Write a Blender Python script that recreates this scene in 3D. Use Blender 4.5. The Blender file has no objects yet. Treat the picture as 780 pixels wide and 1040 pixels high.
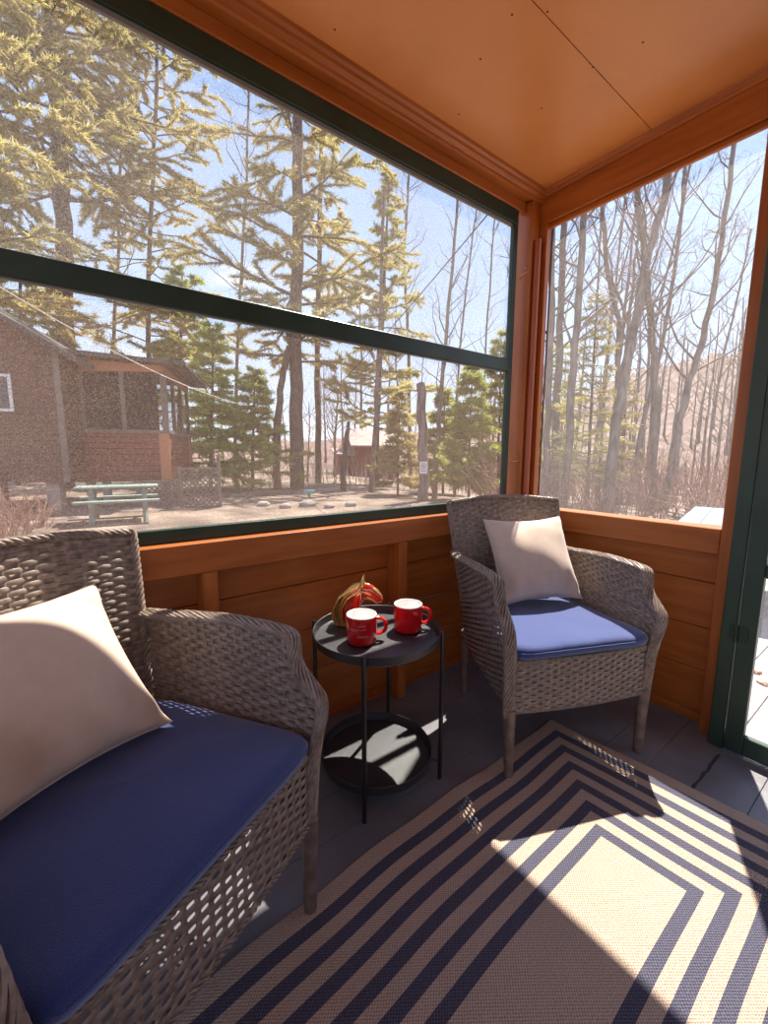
import bpy, math, random
import numpy as np
from mathutils import Vector, Matrix, Euler
PI = math.pi
SC = bpy.context.scene
COL = SC.collection

# ------------------------------------------------------------------ camera
FPX = 424.86
YAW, PITCH, ROLL = [math.radians(a) for a in (36.606, 7.884, 0.242)]
H = 1.15
def cam_axes():
    cy, sy, cp, sp, cr, sr = math.cos(YAW), math.sin(YAW), math.cos(PITCH), math.sin(PITCH), math.cos(ROLL), math.sin(ROLL)
    F = np.array([sy*cp, cy*cp, -sp]); R = np.array([cy, -sy, 0.]); U = np.cross(R, F)
    return cr*R+sr*U, -sr*R+cr*U, F
CR, CU, CF = cam_axes()
CO = np.array([0., 0., H])
cam = bpy.data.cameras.new('camera'); cam_o = bpy.data.objects.new('camera', cam); COL.objects.link(cam_o)
cam.sensor_fit = 'HORIZONTAL'; cam.sensor_width = 36; cam.lens = 36*FPX/780
cam.clip_start = .02; cam.clip_end = 600
m = Matrix(((CR[0], CU[0], -CF[0], 0), (CR[1], CU[1], -CF[1], 0), (CR[2], CU[2], -CF[2], H), (0, 0, 0, 1)))
cam_o.matrix_world = m
SC.camera = cam_o
def ray(u, v): return (u-390)/FPX*CR+(520-v)/FPX*CU+CF
def at(u, v, d): return CO+d*ray(u, v)              # pixel of the photo at a distance ahead -> place in the world
def onz(u, v, z): w = ray(u, v); return CO+(z-H)/w[2]*w

# ------------------------------------------------------------------ view, sky and sun
SC.view_settings.view_transform = 'Standard'; SC.view_settings.look = 'None'
SC.view_settings.gamma = 1; SC.view_settings.use_curve_mapping = False
SC.view_settings.exposure = 0.80
SC.cycles.use_denoising = True
SC.cycles.max_bounces = 10; SC.cycles.diffuse_bounces = 6; SC.cycles.transparent_max_bounces = 16
SC.cycles.sample_clamp_indirect = 6
SUN_K = np.array([.54, .257, 1.0])                    # towards the sun
sun = bpy.data.lights.new('sun', 'SUN'); sun.energy = 9.0; sun.angle = math.radians(.6); sun.color = (1, .93, .82)
sun_o = bpy.data.objects.new('sun', sun); COL.objects.link(sun_o)
sun_o.rotation_euler = Vector(SUN_K).to_track_quat('Z', 'Y').to_euler(); sun_o.location = (6, 3, 12)
world = bpy.data.worlds.new('sky'); SC.world = world; world.use_nodes = True
wn, wl = world.node_tree.nodes, world.node_tree.links
for n in list(wn): wn.remove(n)
out = wn.new('ShaderNodeOutputWorld'); bg = wn.new('ShaderNodeBackground'); wl.new(bg.outputs[0], out.inputs[0])
tc = wn.new('ShaderNodeTexCoord'); sep = wn.new('ShaderNodeSeparateXYZ'); wl.new(tc.outputs['Generated'], sep.inputs[0])
rp = wn.new('ShaderNodeValToRGB'); wl.new(sep.outputs[2], rp.inputs[0])
rp.color_ramp.elements[0].position = 0.0; rp.color_ramp.elements[0].color = (.80, .88, 1.0, 1)
rp.color_ramp.elements[1].position = .75; rp.color_ramp.elements[1].color = (.30, .47, .85, 1)
e = rp.color_ramp.elements.new(.3); e.color = (.52, .68, .96, 1)
mp = wn.new('ShaderNodeMapping'); mp.inputs['Scale'].default_value = (1.6, 1.6, 5); wl.new(tc.outputs['Generated'], mp.inputs[0])
nz = wn.new('ShaderNodeTexNoise'); nz.inputs['Scale'].default_value = 1.7; nz.inputs['Detail'].default_value = 7; wl.new(mp.outputs[0], nz.inputs[0])
cr2 = wn.new('ShaderNodeValToRGB'); wl.new(nz.outputs[0], cr2.inputs[0])
cr2.color_ramp.elements[0].position = .57; cr2.color_ramp.elements[1].position = .74
mx = wn.new('ShaderNodeMix'); mx.data_type = 'RGBA'; wl.new(cr2.outputs[0], mx.inputs[0]); wl.new(rp.outputs[0], mx.inputs[6]); mx.inputs[7].default_value = (1, 1, 1, 1)
wl.new(mx.outputs[2], bg.inputs[0]); bg.inputs[1].default_value = .95

# ------------------------------------------------------------------ materials
def newmat(name):
    mt = bpy.data.materials.new(name); mt.use_nodes = True
    nt = mt.node_tree; b = nt.nodes['Principled BSDF']; return mt, nt, nt.nodes, nt.links, b
def pm(name, col, rough=.6, col2=None, scale=8, stretch=(1, 1, 1), bump=0, bscale=None, metal=0, coat=0, sheen=0, spec=.5, coords='Object', trans=0, detail=5, contrast=(.35, .65), sheen_tint=None):
    mt, nt, N, L, b = newmat(name)
    b.inputs['Base Color'].default_value = (*col, 1); b.inputs['Roughness'].default_value = rough
    b.inputs['Metallic'].default_value = metal; b.inputs['Specular IOR Level'].default_value = spec
    if coat: b.inputs['Coat Weight'].default_value = coat; b.inputs['Coat Roughness'].default_value = .08
    if sheen:
        b.inputs['Sheen Weight'].default_value = sheen; b.inputs['Sheen Roughness'].default_value = .5
        if sheen_tint: b.inputs['Sheen Tint'].default_value = (*sheen_tint, 1)
    if col2 or bump:
        t = N.new('ShaderNodeTexCoord'); mpn = N.new('ShaderNodeMapping'); mpn.inputs['Scale'].default_value = stretch
        L.new(t.outputs[coords], mpn.inputs[0])
    if col2:
        z = N.new('ShaderNodeTexNoise'); z.inputs['Scale'].default_value = scale; z.inputs['Detail'].default_value = detail; L.new(mpn.outputs[0], z.inputs[0])
        r = N.new('ShaderNodeValToRGB'); r.color_ramp.elements[0].position = contrast[0]; r.color_ramp.elements[1].position = contrast[1]
        r.color_ramp.elements[0].color = (*col, 1); r.color_ramp.elements[1].color = (*col2, 1)
        L.new(z.outputs[0], r.inputs[0]); L.new(r.outputs[0], b.inputs['Base Color'])
    if bump:
        z2 = N.new('ShaderNodeTexNoise'); z2.inputs['Scale'].default_value = bscale or scale; z2.inputs['Detail'].default_value = 4; L.new(mpn.outputs[0], z2.inputs[0])
        bp = N.new('ShaderNodeBump'); bp.inputs['Strength'].default_value = 1; bp.inputs['Distance'].default_value = bump
        L.new(z2.outputs[0], bp.inputs['Height']); L.new(bp.outputs[0], b.inputs['Normal'])
    if trans:
        tr = N.new('ShaderNodeBsdfTranslucent'); mxs = N.new('ShaderNodeMixShader'); mxs.inputs[0].default_value = trans
        src = b.inputs['Base Color'].links[0].from_socket if b.inputs['Base Color'].is_linked else None
        if src: L.new(src, tr.inputs[0])
        else: tr.inputs[0].default_value = (*col, 1)
        o = N['Material Output']; L.new(b.outputs[0], mxs.inputs[1]); L.new(tr.outputs[0], mxs.inputs[2]); L.new(mxs.outputs[0], o.inputs[0])
    return mt
M = {}
M['orange'] = pm('orange_paint', (.50, .165, .035), .42, (.60, .215, .05), 5, (1, 1, 1), .0008, 45)
M['orange_x'] = pm('orange_painted_wood_shaded_along_x', (.335, .088, .013), .4, (.44, .128, .022), 6, (.5, 5, 5), .0010, 12)  # same paint as the ceiling; the walls' shade is put into this darker colour
M['orange_z'] = pm('orange_painted_wood_shaded_upright', (.335, .088, .013), .4, (.44, .128, .022), 6, (5, 5, .5), .0010, 12)
M['orange_y'] = pm('orange_painted_wood_shaded_along_y', (.335, .088, .013), .4, (.44, .128, .022), 6, (5, .5, 5), .0010, 12)
M['pipe'] = pm('red_brown_painted_pipe', (.36, .085, .03), .38)
M['ceil'] = pm('orange_ceiling_paint', (.60, .225, .062), .34, (.66, .26, .075), 3, (1, 1, 1), .0007, 60)
M['seam'] = pm('dark_joint', (.09, .03, .01), .8)
M['green'] = pm('dark_green_paint', (.013, .034, .022), .4, (.021, .050, .034), 6, (1, 1, 1), .0006, 60)
M['doorgreen'] = pm('door_green_paint', (.022, .046, .030), .45, (.032, .062, .042), 6, (1, 1, 1), .0008, 50)
M['grey_edge'] = pm('grey_screen_spline', (.20, .20, .19), .6)
M['brass'] = pm('brass', (.75, .55, .25), .3, metal=1)
M['white'] = pm('white_paint', (.75, .73, .70), .5)
M['wicker'] = pm('grey_brown_wicker', (.155, .113, .088), .40, (.34, .265, .215), 60, (1, 1, 1), .0003, 300, contrast=(.3, .7))
M['wickerleg'] = pm('grey_brown_wrap', (.14, .095, .075), .45, (.23, .165, .13), 40)
M['navy'] = pm('navy_woven_fabric', (.009, .024, .125), .9, (.028, .056, .22), 700, bump=.0016, bscale=500, sheen=.65, sheen_tint=(.75, .8, 1))
M['beige'] = pm('beige_satin_fabric', (.60, .465, .36), .7, (.64, .50, .39), 30, bump=.0008, bscale=18, sheen=.25)
M['black'] = pm('black_powder_coat', (.020, .020, .024), .40, (.032, .032, .038), 200, bump=.0006, bscale=900, spec=.8)
M['blackleg'] = pm('black_table_leg', (.012, .011, .012), .3)
M['red'] = pm('red_glaze', (.62, .008, .010), .12, coat=.6)
M['mugwhite'] = pm('white_glaze', (.88, .86, .84), .15, coat=.4)
M['gold'] = pm('gold_trim', (.80, .50, .16), .28, metal=1, bump=.002, bscale=90)
M['redglass'] = pm('red_lustre_glass', (.55, .015, .012), .12, (.75, .10, .03), 60, metal=.35, coat=1)
M['bark'] = pm('brown_bark', (.075, .048, .038), .95, (.17, .12, .095), 6, (2, 2, .35), .02, 9)
M['barkgrey'] = pm('grey_bark', (.135, .098, .078), .95, (.29, .225, .18), 5, (2, 2, .4), .015, 9)
M['twig'] = pm('grey_twig', (.22, .165, .14), .95, (.36, .28, .24), 3)
M['needle'] = pm('olive_needles', (.30, .29, .08), .7, (.60, .52, .18), 1.2, trans=.6)
M['needleb'] = pm('bright_green_needles', (.26, .38, .06), .7, (.56, .60, .14), 1.2, trans=.6)
M['needlebr'] = pm('dry_brown_needles', (.38, .29, .15), .8, (.66, .54, .30), 1.5, trans=.6)
M['ground'] = pm('leaf_litter', (.085, .060, .045), .95, (.30, .225, .17), .9, bump=.04, bscale=6, detail=9)
M['hill'] = pm('brushy_hillside', (.06, .036, .027), 1, (.27, .18, .145), .42, (1, 1, .3), .5, .5, detail=12, contrast=(.3, .7))
M['siding'] = None
M['cabinfascia'] = pm('orange_fascia', (.50, .20, .09), .7)
M['roof'] = pm('dark_roof_felt', (.05, .045, .045), .95, (.11, .10, .09), 3)
M['lattice'] = pm('weathered_lattice_wood', (.15, .115, .095), .9, (.22, .175, .15), 4)
M['cabinred'] = pm('red_brown_boards', (.34, .085, .05), .8, (.46, .13, .075), 3)
M['tabletop'] = pm('pale_green_painted_boards', (.16, .23, .19), .6, (.24, .31, .27), 4)
M['tableblue'] = pm('pale_blue_painted_boards', (.10, .15, .18), .6, (.14, .19, .22), 4)
M['metalroof'] = pm('pinkish_metal_roof', (.27, .175, .155), .7, (.33, .22, .195), 3)
M['wire'] = pm('pale_rope', (.7, .68, .62), .8)
M['darkwire'] = pm('dark_cable', (.02, .02, .02), .8)
M['stone'] = pm('pale_fieldstone', (.22, .19, .17), .95, (.36, .32, .29), 5)
M['dark_in'] = pm('dark_interior', (.035, .03, .028), .9)

def siding_mat(name, c1, c2, pitch, dark=(.02, .01, .005)):
    mt, nt, N, L, b = newmat(name); b.inputs['Roughness'].default_value = .75
    t = N.new('ShaderNodeTexCoord'); s = N.new('ShaderNodeSeparateXYZ'); L.new(t.outputs['Object'], s.inputs[0])
    dv = N.new('ShaderNodeMath'); dv.operation = 'DIVIDE'; dv.inputs[1].default_value = pitch; L.new(s.outputs[2], dv.inputs[0])
    fr = N.new('ShaderNodeMath'); fr.operation = 'FRACT'; L.new(dv.outputs[0], fr.inputs[0])
    g = N.new('ShaderNodeMath'); g.operation = 'GREATER_THAN'; g.inputs[1].default_value = .1; L.new(fr.outputs[0], g.inputs[0])
    z = N.new('ShaderNodeTexNoise'); z.inputs['Scale'].default_value = 3; z.inputs['Detail'].default_value = 6; L.new(t.outputs['Object'], z.inputs[0])
    r = N.new('ShaderNodeValToRGB'); r.color_ramp.elements[0].color = (*c1, 1); r.color_ramp.elements[1].color = (*c2, 1); L.new(z.outputs[0], r.inputs[0])
    mxx = N.new('ShaderNodeMix'); mxx.data_type = 'RGBA'; L.new(g.outputs[0], mxx.inputs[0]); mxx.inputs[6].default_value = (*dark, 1); L.new(r.outputs[0], mxx.inputs[7])
    L.new(mxx.outputs[2], b.inputs['Base Color']); return mt
M['siding'] = siding_mat('brown_lap_siding', (.085, .038, .026), (.14, .064, .045), .14)
M['siding2'] = siding_mat('red_brown_lap_siding', (.20, .06, .038), (.28, .09, .058), .14)

def screen_mat(name, dens, col, fs, lo, hi):
    """insect screen: fine mesh seen as a partly see-through cloth that scatters sunlight"""
    mt, nt, N, L, b = newmat(name); N.remove(b)
    o = N['Material Output']; tr = N.new('ShaderNodeBsdfTransparent'); df = N.new('ShaderNodeBsdfDiffuse'); tl = N.new('ShaderNodeBsdfTranslucent')
    for q in (df, tl): q.inputs[0].default_value = (*col, 1)
    add = N.new('ShaderNodeMixShader'); add.inputs[0].default_value = .5; L.new(df.outputs[0], add.inputs[1]); L.new(tl.outputs[0], add.inputs[2])
    t = N.new('ShaderNodeTexCoord'); mpn = N.new('ShaderNodeMapping'); mpn.inputs['Scale'].default_value = (1, 1, 1.6); L.new(t.outputs['Object'], mpn.inputs[0])
    z = N.new('ShaderNodeTexNoise'); z.inputs['Scale'].default_value = fs; z.inputs['Detail'].default_value = 2; L.new(mpn.outputs[0], z.inputs[0])
    z2 = N.new('ShaderNodeTexNoise'); z2.inputs['Scale'].default_value = 2.2; z2.inputs['Detail'].default_value = 3; L.new(t.outputs['Object'], z2.inputs[0])
    mr = N.new('ShaderNodeMapRange'); mr.inputs[1].default_value = .35; mr.inputs[2].default_value = .65; mr.inputs[3].default_value = lo; mr.inputs[4].default_value = hi
    L.new(z.outputs[0], mr.inputs[0])
    mr2 = N.new('ShaderNodeMapRange'); mr2.inputs[1].default_value = .3; mr2.inputs[2].default_value = .7; mr2.inputs[3].default_value = .8*dens; mr2.inputs[4].default_value = 1.2*dens
    L.new(z2.outputs[0], mr2.inputs[0])
    mu = N.new('ShaderNodeMath'); mu.operation = 'MULTIPLY'; L.new(mr.outputs[0], mu.inputs[0]); L.new(mr2.outputs[0], mu.inputs[1])
    ms = N.new('ShaderNodeMixShader'); L.new(mu.outputs[0], ms.inputs[0]); L.new(tr.outputs[0], ms.inputs[1]); L.new(add.outputs[0], ms.inputs[2]); L.new(ms.outputs[0], o.inputs[0])
    return mt
M['screenL'] = screen_mat('insect_screen_dusty', .34, (.55, .47, .40), 330, .35, 1.65)
M['screenLL'] = screen_mat('insect_screen_dustier', .36, (.43, .32, .26), 330, .35, 1.65)
M['screenR'] = screen_mat('insect_screen_fine', .20, (.58, .52, .48), 330, .4, 1.6)
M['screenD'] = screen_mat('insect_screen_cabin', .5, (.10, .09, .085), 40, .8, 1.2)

def floor_mat():
    mt, nt, N, L, b = newmat('grey_painted_floor_boards'); b.inputs['Roughness'].default_value = .42
    t = N.new('ShaderNodeTexCoord'); s = N.new('ShaderNodeSeparateXYZ'); L.new(t.outputs['Object'], s.inputs[0])
    z = N.new('ShaderNodeTexNoise'); z.inputs['Scale'].default_value = 4; z.inputs['Detail'].default_value = 8; L.new(t.outputs['Object'], z.inputs[0])
    r = N.new('ShaderNodeValToRGB'); r.color_ramp.elements[0].position = .35; r.color_ramp.elements[1].position = .7
    r.color_ramp.elements[0].color = (.135, .13, .145, 1); r.color_ramp.elements[1].color = (.205, .20, .215, 1); L.new(z.outputs[0], r.inputs[0])
    L.new(r.outputs[0], b.inputs['Base Color'])
    z3 = N.new('ShaderNodeTexNoise'); z3.inputs['Scale'].default_value = 60; L.new(t.outputs['Object'], z3.inputs[0])
    bp = N.new('ShaderNodeBump'); bp.inputs['Distance'].default_value = .001; L.new(z3.outputs[0], bp.inputs['Height']); L.new(bp.outputs[0], b.inputs['Normal'])
    return mt
M['floor'] = floor_mat()

def rug_mat(hx, hy):
    """concentric navy stripes on tan, woven; pattern follows the distance from the rug's edge (object space metres)"""
    mt, nt, N, L, b = newmat('tan_rug_with_navy_stripes'); b.inputs['Roughness'].default_value = .95
    b.inputs['Sheen Weight'].default_value = .15
    def mth(op, a=None, c=None, cc=None):
        q = N.new('ShaderNodeMath'); q.operation = op
        for i, v in enumerate((a, c, cc)):
            if v is None: continue
            if hasattr(v, 'name') and hasattr(v, 'links'): L.new(v, q.inputs[i])
            else: q.inputs[i].default_value = v
        return q.outputs[0]
    t = N.new('ShaderNodeTexCoord'); s = N.new('ShaderNodeSeparateXYZ'); L.new(t.outputs['UV'], s.inputs[0])
    dx = mth('MULTIPLY', mth('SUBTRACT', hx, mth('ABSOLUTE', s.outputs[0])), .915); dy = mth('SUBTRACT', hy, mth('ABSOLUTE', s.outputs[1]))
    d = mth('MINIMUM', dx, dy)
    q = mth('DIVIDE', mth('SUBTRACT', d, .046), .0632)
    fr = mth('FRACT', q)
    on = mth('MULTIPLY', mth('LESS_THAN', fr, .48), mth('MULTIPLY', mth('GREATER_THAN', q, 0.), mth('LESS_THAN', q, 6.)))
    # weave
    wx = mth('SINE', mth('MULTIPLY', s.outputs[0], 2*PI/.009)); wy = mth('SINE', mth('MULTIPLY', s.outputs[1], 2*PI/.0075))
    w = mth('MULTIPLY', wx, wy)
    z = N.new('ShaderNodeTexNoise'); z.inputs['Scale'].default_value = 260; z.inputs['Detail'].default_value = 2; L.new(t.outputs['UV'], z.inputs[0])
    h = mth('ADD', mth('MULTIPLY', w, .35), z.outputs[0])
    tan = N.new('ShaderNodeValToRGB'); L.new(h, tan.inputs[0]); tan.color_ramp.elements[0].color = (.25, .17, .13, 1); tan.color_ramp.elements[1].color = (.60, .46, .345, 1)
    tan.color_ramp.elements[0].position = .12; tan.color_ramp.elements[1].position = .85
    nav = N.new('ShaderNodeValToRGB'); L.new(h, nav.inputs[0]); nav.color_ramp.elements[0].color = (.014, .014, .035, 1); nav.color_ramp.elements[1].color = (.11, .105, .15, 1)
    nav.color_ramp.elements[0].position = .15; nav.color_ramp.elements[1].position = .95
    mm = N.new('ShaderNodeMix'); mm.data_type = 'RGBA'; L.new(on, mm.inputs[0]); L.new(tan.outputs[0], mm.inputs[6]); L.new(nav.outputs[0], mm.inputs[7])
    L.new(mm.outputs[2], b.inputs['Base Color'])
    bp = N.new('ShaderNodeBump'); bp.inputs['Distance'].default_value = .0022; L.new(h, bp.inputs['Height']); L.new(bp.outputs[0], b.inputs['Normal'])
    return mt

# ------------------------------------------------------------------ mesh helpers
class MB:
    def __init__(s): s.v = []; s.f = []; s.uv = None
    def add(s, vs, fs):
        o = len(s.v); s.v.extend([tuple(map(float, v)) for v in vs]); s.f.extend([tuple(i+o for i in f) for f in fs]); return s
    def box(s, x0, x1, y0, y1, z0, z1, b=0):
        if b <= 0:
            vs = [(x, y, z) for z in (z0, z1) for y in (y0, y1) for x in (x0, x1)]
            return s.add(vs, [(0, 2, 3, 1), (4, 5, 7, 6), (0, 1, 5, 4), (2, 6, 7, 3), (0, 4, 6, 2), (1, 3, 7, 5)])
        # chamfered box
        vs = []; idx = {}
        for k, (sx, X) in enumerate(((-1, x0), (1, x1))):
            for l, (sy, Y) in enumerate(((-1, y0), (1, y1))):
                for n, (sz, Z) in enumerate(((-1, z0), (1, z1))):
                    idx[(k, l, n, 0)] = len(vs); vs.append((X, Y-sy*b, Z-sz*b))
                    idx[(k, l, n, 1)] = len(vs); vs.append((X-sx*b, Y, Z-sz*b))
                    idx[(k, l, n, 2)] = len(vs); vs.append((X-sx*b, Y-sy*b, Z))
        fs = []
        def g(k, l, n, a): return idx[(k, l, n, a)]
        for k in (0, 1):
            fs.append((g(k, 0, 0, 0), g(k, 1, 0, 0), g(k, 1, 1, 0), g(k, 0, 1, 0)))
            fs.append((g(0, k, 0, 1), g(1, k, 0, 1), g(1, k, 1, 1), g(0, k, 1, 1)))
            fs.append((g(0, 0, k, 2), g(1, 0, k, 2), g(1, 1, k, 2), g(0, 1, k, 2)))
        for a in (0, 1):
            for c in (0, 1):
                fs.append((g(a, c, 0, 0), g(a, c, 1, 0), g(a, c, 1, 1), g(a, c, 0, 1)))
                fs.append((g(a, 0, c, 0), g(a, 1, c, 0), g(a, 1, c, 2), g(a, 0, c, 2)))
                fs.append((g(0, a, c, 1), g(1, a, c, 1), g(1, a, c, 2), g(0, a, c, 2)))
                for n in (0, 1): fs.append((g(a, c, n, 0), g(a, c, n, 1), g(a, c, n, 2)))
        return s.add(vs, fs)
    def tube(s, pts, r, n=8, cap=True, ry=None, up=None):
        pts = [np.array(p, float) for p in pts]; K = len(pts)
        if not hasattr(r, '__len__'): r = [r]*K
        if ry is None: ry = r
        elif not hasattr(ry, '__len__'): ry = [ry]*K
        prev = None; vs = []
        for i in range(K):
            t = pts[min(i+1, K-1)]-pts[max(i-1, 0)]; L_ = np.linalg.norm(t); t = t/L_ if L_ > 1e-9 else np.array([0, 0, 1.])
            if prev is None:
                a = np.array(up, float) if up is not None else (np.array([0, 0, 1.]) if abs(t[2]) < .9 else np.array([1., 0, 0]))
            else: a = prev
            a = a-t*(a@t); a /= (np.linalg.norm(a)+1e-12); prev = a; c = np.cross(t, a)
            for k in range(n):
                q = 2*PI*k/n; vs.append(pts[i]+a*r[i]*math.cos(q)+c*ry[i]*math.sin(q))
        fs = [(i*n+k, i*n+(k+1) % n, (i+1)*n+(k+1) % n, (i+1)*n+k) for i in range(K-1) for k in range(n)]
        if cap: fs += [tuple(range(n-1, -1, -1)), tuple((K-1)*n+k for k in range(n))]
        return s.add(vs, fs)
    def lathe(s, prof, n=32, c=(0, 0, 0), close=False):
        vs = [(c[0]+r*math.cos(2*PI*k/n), c[1]+r*math.sin(2*PI*k/n), c[2]+z) for r, z in prof for k in range(n)]
        K = len(prof); rng = K if close else K-1
        fs = [(i*n+k, i*n+(k+1) % n, ((i+1) % K)*n+(k+1) % n, ((i+1) % K)*n+k) for i in range(rng) for k in range(n)]
        return s.add(vs, fs)
    def grid(s, P):
        a, b = len(P), len(P[0])
        return s.add([p for row in P for p in row], [(i*b+j, i*b+j+1, (i+1)*b+j+1, (i+1)*b+j) for i in range(a-1) for j in range(b-1)])
    def prism(s, poly, axis, lo, hi):
        """extrude a 2D polygon along an axis ('x': poly is (y,z); 'y': (x,z); 'z': (x,y))"""
        n = len(poly)
        def mk(p, t): return {'x': (t, p[0], p[1]), 'y': (p[0], t, p[1]), 'z': (p[0], p[1], t)}[axis]
        vs = [mk(p, lo) for p in poly]+[mk(p, hi) for p in poly]
        return s.add(vs, [tuple(range(n)), tuple(range(2*n-1, n-1, -1))]+[(i, (i+1) % n, n+(i+1) % n, n+i) for i in range(n)])
    def build(s, name, mat, parent=None, smooth=True, angle=40):
        me = bpy.data.meshes.new(name); me.from_pydata(s.v, [], s.f); me.update()
        return finish(name, me, mat, parent, smooth, angle)
def finish(name, me, mat, parent=None, smooth=True, angle=40):
    import bmesh
    if len(me.polygons) < 60000 and smooth is not None:
        bm = bmesh.new(); bm.from_mesh(me); bmesh.ops.recalc_face_normals(bm, faces=bm.faces); bm.to_mesh(me); bm.free()
    if smooth:
        me.shade_smooth()
        try: me.set_sharp_from_angle(angle=math.radians(angle))
        except Exception: pass
    o = bpy.data.objects.new(name, me); COL.objects.link(o)
    if isinstance(mat, (list, tuple)):
        for mm in mat: me.materials.append(mm)
    else: me.materials.append(mat)
    if parent: o.parent = parent
    return o
def tag(o, label=None, cat=None, group=None, kind=None):
    if label: o['label'] = label
    if cat: o['category'] = cat
    if group: o['group'] = group
    if kind: o['kind'] = kind
    return o
def thing(name, label, cat, loc=(0, 0, 0), rz=0, group=None):
    o = bpy.data.objects.new(name, None); COL.objects.link(o); o.location = loc; o.rotation_euler = (0, 0, rz); o.empty_display_size = .1
    return tag(o, label, cat, group)
def struct(o): o['kind'] = 'structure'; return o
def bx(name, mat, parent, *a, b=0): return MB().box(*a, b=b).build(name, mat, parent, smooth=False)
def copy_tree(o, parent=None):
    c = o.copy(); COL.objects.link(c); c.parent = parent
    for ch in list(o.children): copy_tree(ch, c)
    return c

# ------------------------------------------------------------------ porch shell
YL, YF = 1.525, 1.435       # left wall: siding plane, stud face plane
XR, XS, XB = 2.10, 2.04, 2.085   # right wall: siding plane, stud face, beam face
CZ = 2.50
XW, YB = -2.4, -2.6         # far ends of the porch behind the camera
# floor boards run along x
f = MB(); random.seed(3)
y = -2.6+.0; j = YL+.02
bounds = []
yy = .41+.1445*8
while yy > -2.7: bounds.append(yy); yy -= .1445
for k in range(len(bounds)-1):
    f.box(XW, 2.12, bounds[k+1]+.0008, min(bounds[k]-.0008, YL+.03), -.04, 0, b=.0012)
fo = struct(f.build('floor', M['floor'], smooth=False))
struct(bx('floor_underlay', M['seam'], None, XW, 2.12, YB-.1, YL+.03, -.06, -.041))
# chipped gouge along one joint
g = MB(); pts = []
for k in range(15):
    x = 1.93-.33*k/14; pts.append((x, .408+random.uniform(-.002, .002)))
poly = [(x, yv+.004+random.uniform(0, .006)) for x, yv in pts]+[(x, yv-.003) for x, yv in reversed(pts)]
g.add([(x, yv, .0012) for x, yv in poly], [tuple(range(len(poly)))])
tag(g.build('floor_crack', M['dark_in'], fo, smooth=False))
# ceiling with a board joint
c = MB(); c.box(XW, 2.14, .9075, YL+.012, CZ, CZ+.03); c.box(XW, 2.14, -.31, .9045, CZ, CZ+.03); c.box(XW, 2.14, YB, -.313, CZ, CZ+.03)
co = struct(c.build('ceiling', M['ceil'], smooth=False))
struct(bx('ceiling_backing', M['seam'], None, XW, 2.14, YB, YL+.012, CZ+.031, CZ+.05))
n_ = MB(); random.seed(8)
for (u, v) in [(520, 15), (556, 12), (653, 43), (602, 68), (466, 116), (488, 60), (340, 30), (550, 110)]:
    p = onz(u, v, CZ); n_.lathe([(.0001, -.0012), (.0035, -.0008), (.004, .0004)], 8, (p[0], p[1], CZ))
tag(n_.build('nail_head', M['seam'], co), 'small dark nail specks in the ceiling board'); bpy.data.objects['nail_head']['kind'] = 'stuff'
# left wall: siding boards, studs, sill, board
w = MB(); zs = [0, .040, .236, .423, .622, .83]
for k in range(5): w.box(XW, XR+.02, YL, YL+.022, zs[k]+(.003 if k else 0), zs[k+1], b=.002)
w.box(XW, XR+.02, YL+.023, YL+.045, 0, .83)
wall_left = struct(w.build('wall_left', M['orange_x'], smooth=False))
s_ = MB()
for x0 in (-.56, .318, 1.150, -1.45): s_.box(x0, x0+.05, YF, YL-.001, .0, .756, b=.002)
struct(s_.build('trim_1', M['orange_z'], smooth=False))
struct(bx('trim_2', M['orange_x'], None, XW, XS-.001, YF, YL-.001, .7565, .860, b=.003))            # rail under the sill
struct(bx('baseboard_left', M['orange_x'], None, XW, XS+.05, YL-.014, YL-.0005, 0, .012))
# left window header: soffit block, stop, crown
struct(bx('trim_3', M['orange_x'], None, XW, 2.02, YF, 1.53, 2.455, CZ-.0005, b=.002))
struct(bx('trim_4', M['orange_x'], None, XW, 2.02, 1.478, 1.505, 2.405, 2.4545, b=.003))
def crown(name, axis, lo, hi, face, sgn, mat, sc=1.0):
    a = []
    prof = [(0, .052), (.010, .050), (.012, .040), (.017, .034), (.025, .030), (.028, .020), (.036, .012), (.040, .0005), (0, .0005)]
    poly = [(face-sgn*p*sc, CZ-q*sc) for p, q in prof]
    if axis == 'x': o = MB().prism(poly, 'x', lo, hi)
    else: o = MB().prism(poly, 'y', lo, hi)
    return struct(o.build(name, mat, smooth=False))
crown('trim_5', 'x', XW, XB-.0005, YF-.0005, 1, M['orange_x'], 1.0)
crown('trim_6', 'y', YB, YF-.03, XB-.0005, 1, M['orange_y'], .62)
# corner post, pipe, right wall
struct(bx('trim_7', M['orange_z'], None, 2.0205, XB-.001, YF, 1.56, .8605, 2.4545, b=.003))
pp = MB(); pp.tube([(2.050, YF-.017, .862), (2.050, YF-.017, 1.5), (2.050, YF-.017, 2.262)], .0165, 14)
tag(pp.build('conduit_pipe', M['pipe']), 'round red-brown painted pipe running up the corner post between the two windows', 'pipe')
w = MB()
for k in range(5): w.box(XR, XR+.022, -.45 if 0 else .42, YL-.001, zs[k]+(.003 if k else 0), zs[k+1]+(.0), b=.002)
w.box(XR+.023, XR+.045, .42, YL-.001, 0, .83)
struct(w.build('wall_right', M['orange_y'], smooth=False))
struct(bx('trim_8', M['orange_y'], None, XS, XR+.045, .5125, YF-.002, .757, .861, b=.003))   # board below right window
struct(bx('trim_9', M['orange_z'], None, XS, XR+.045, .462, .512, 0, 2.3445, b=.003))        # stud by the door
struct(bx('trim_10', M['orange_y'], None, XB, 2.155, YB, 1.56, 2.345, CZ-.0005, b=.003))       # beam over window and door
struct(bx('trim_11', M['orange_y'], None, 2.10, 2.12, .5125, 1.395, 2.322, 2.3445, b=.003))
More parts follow.
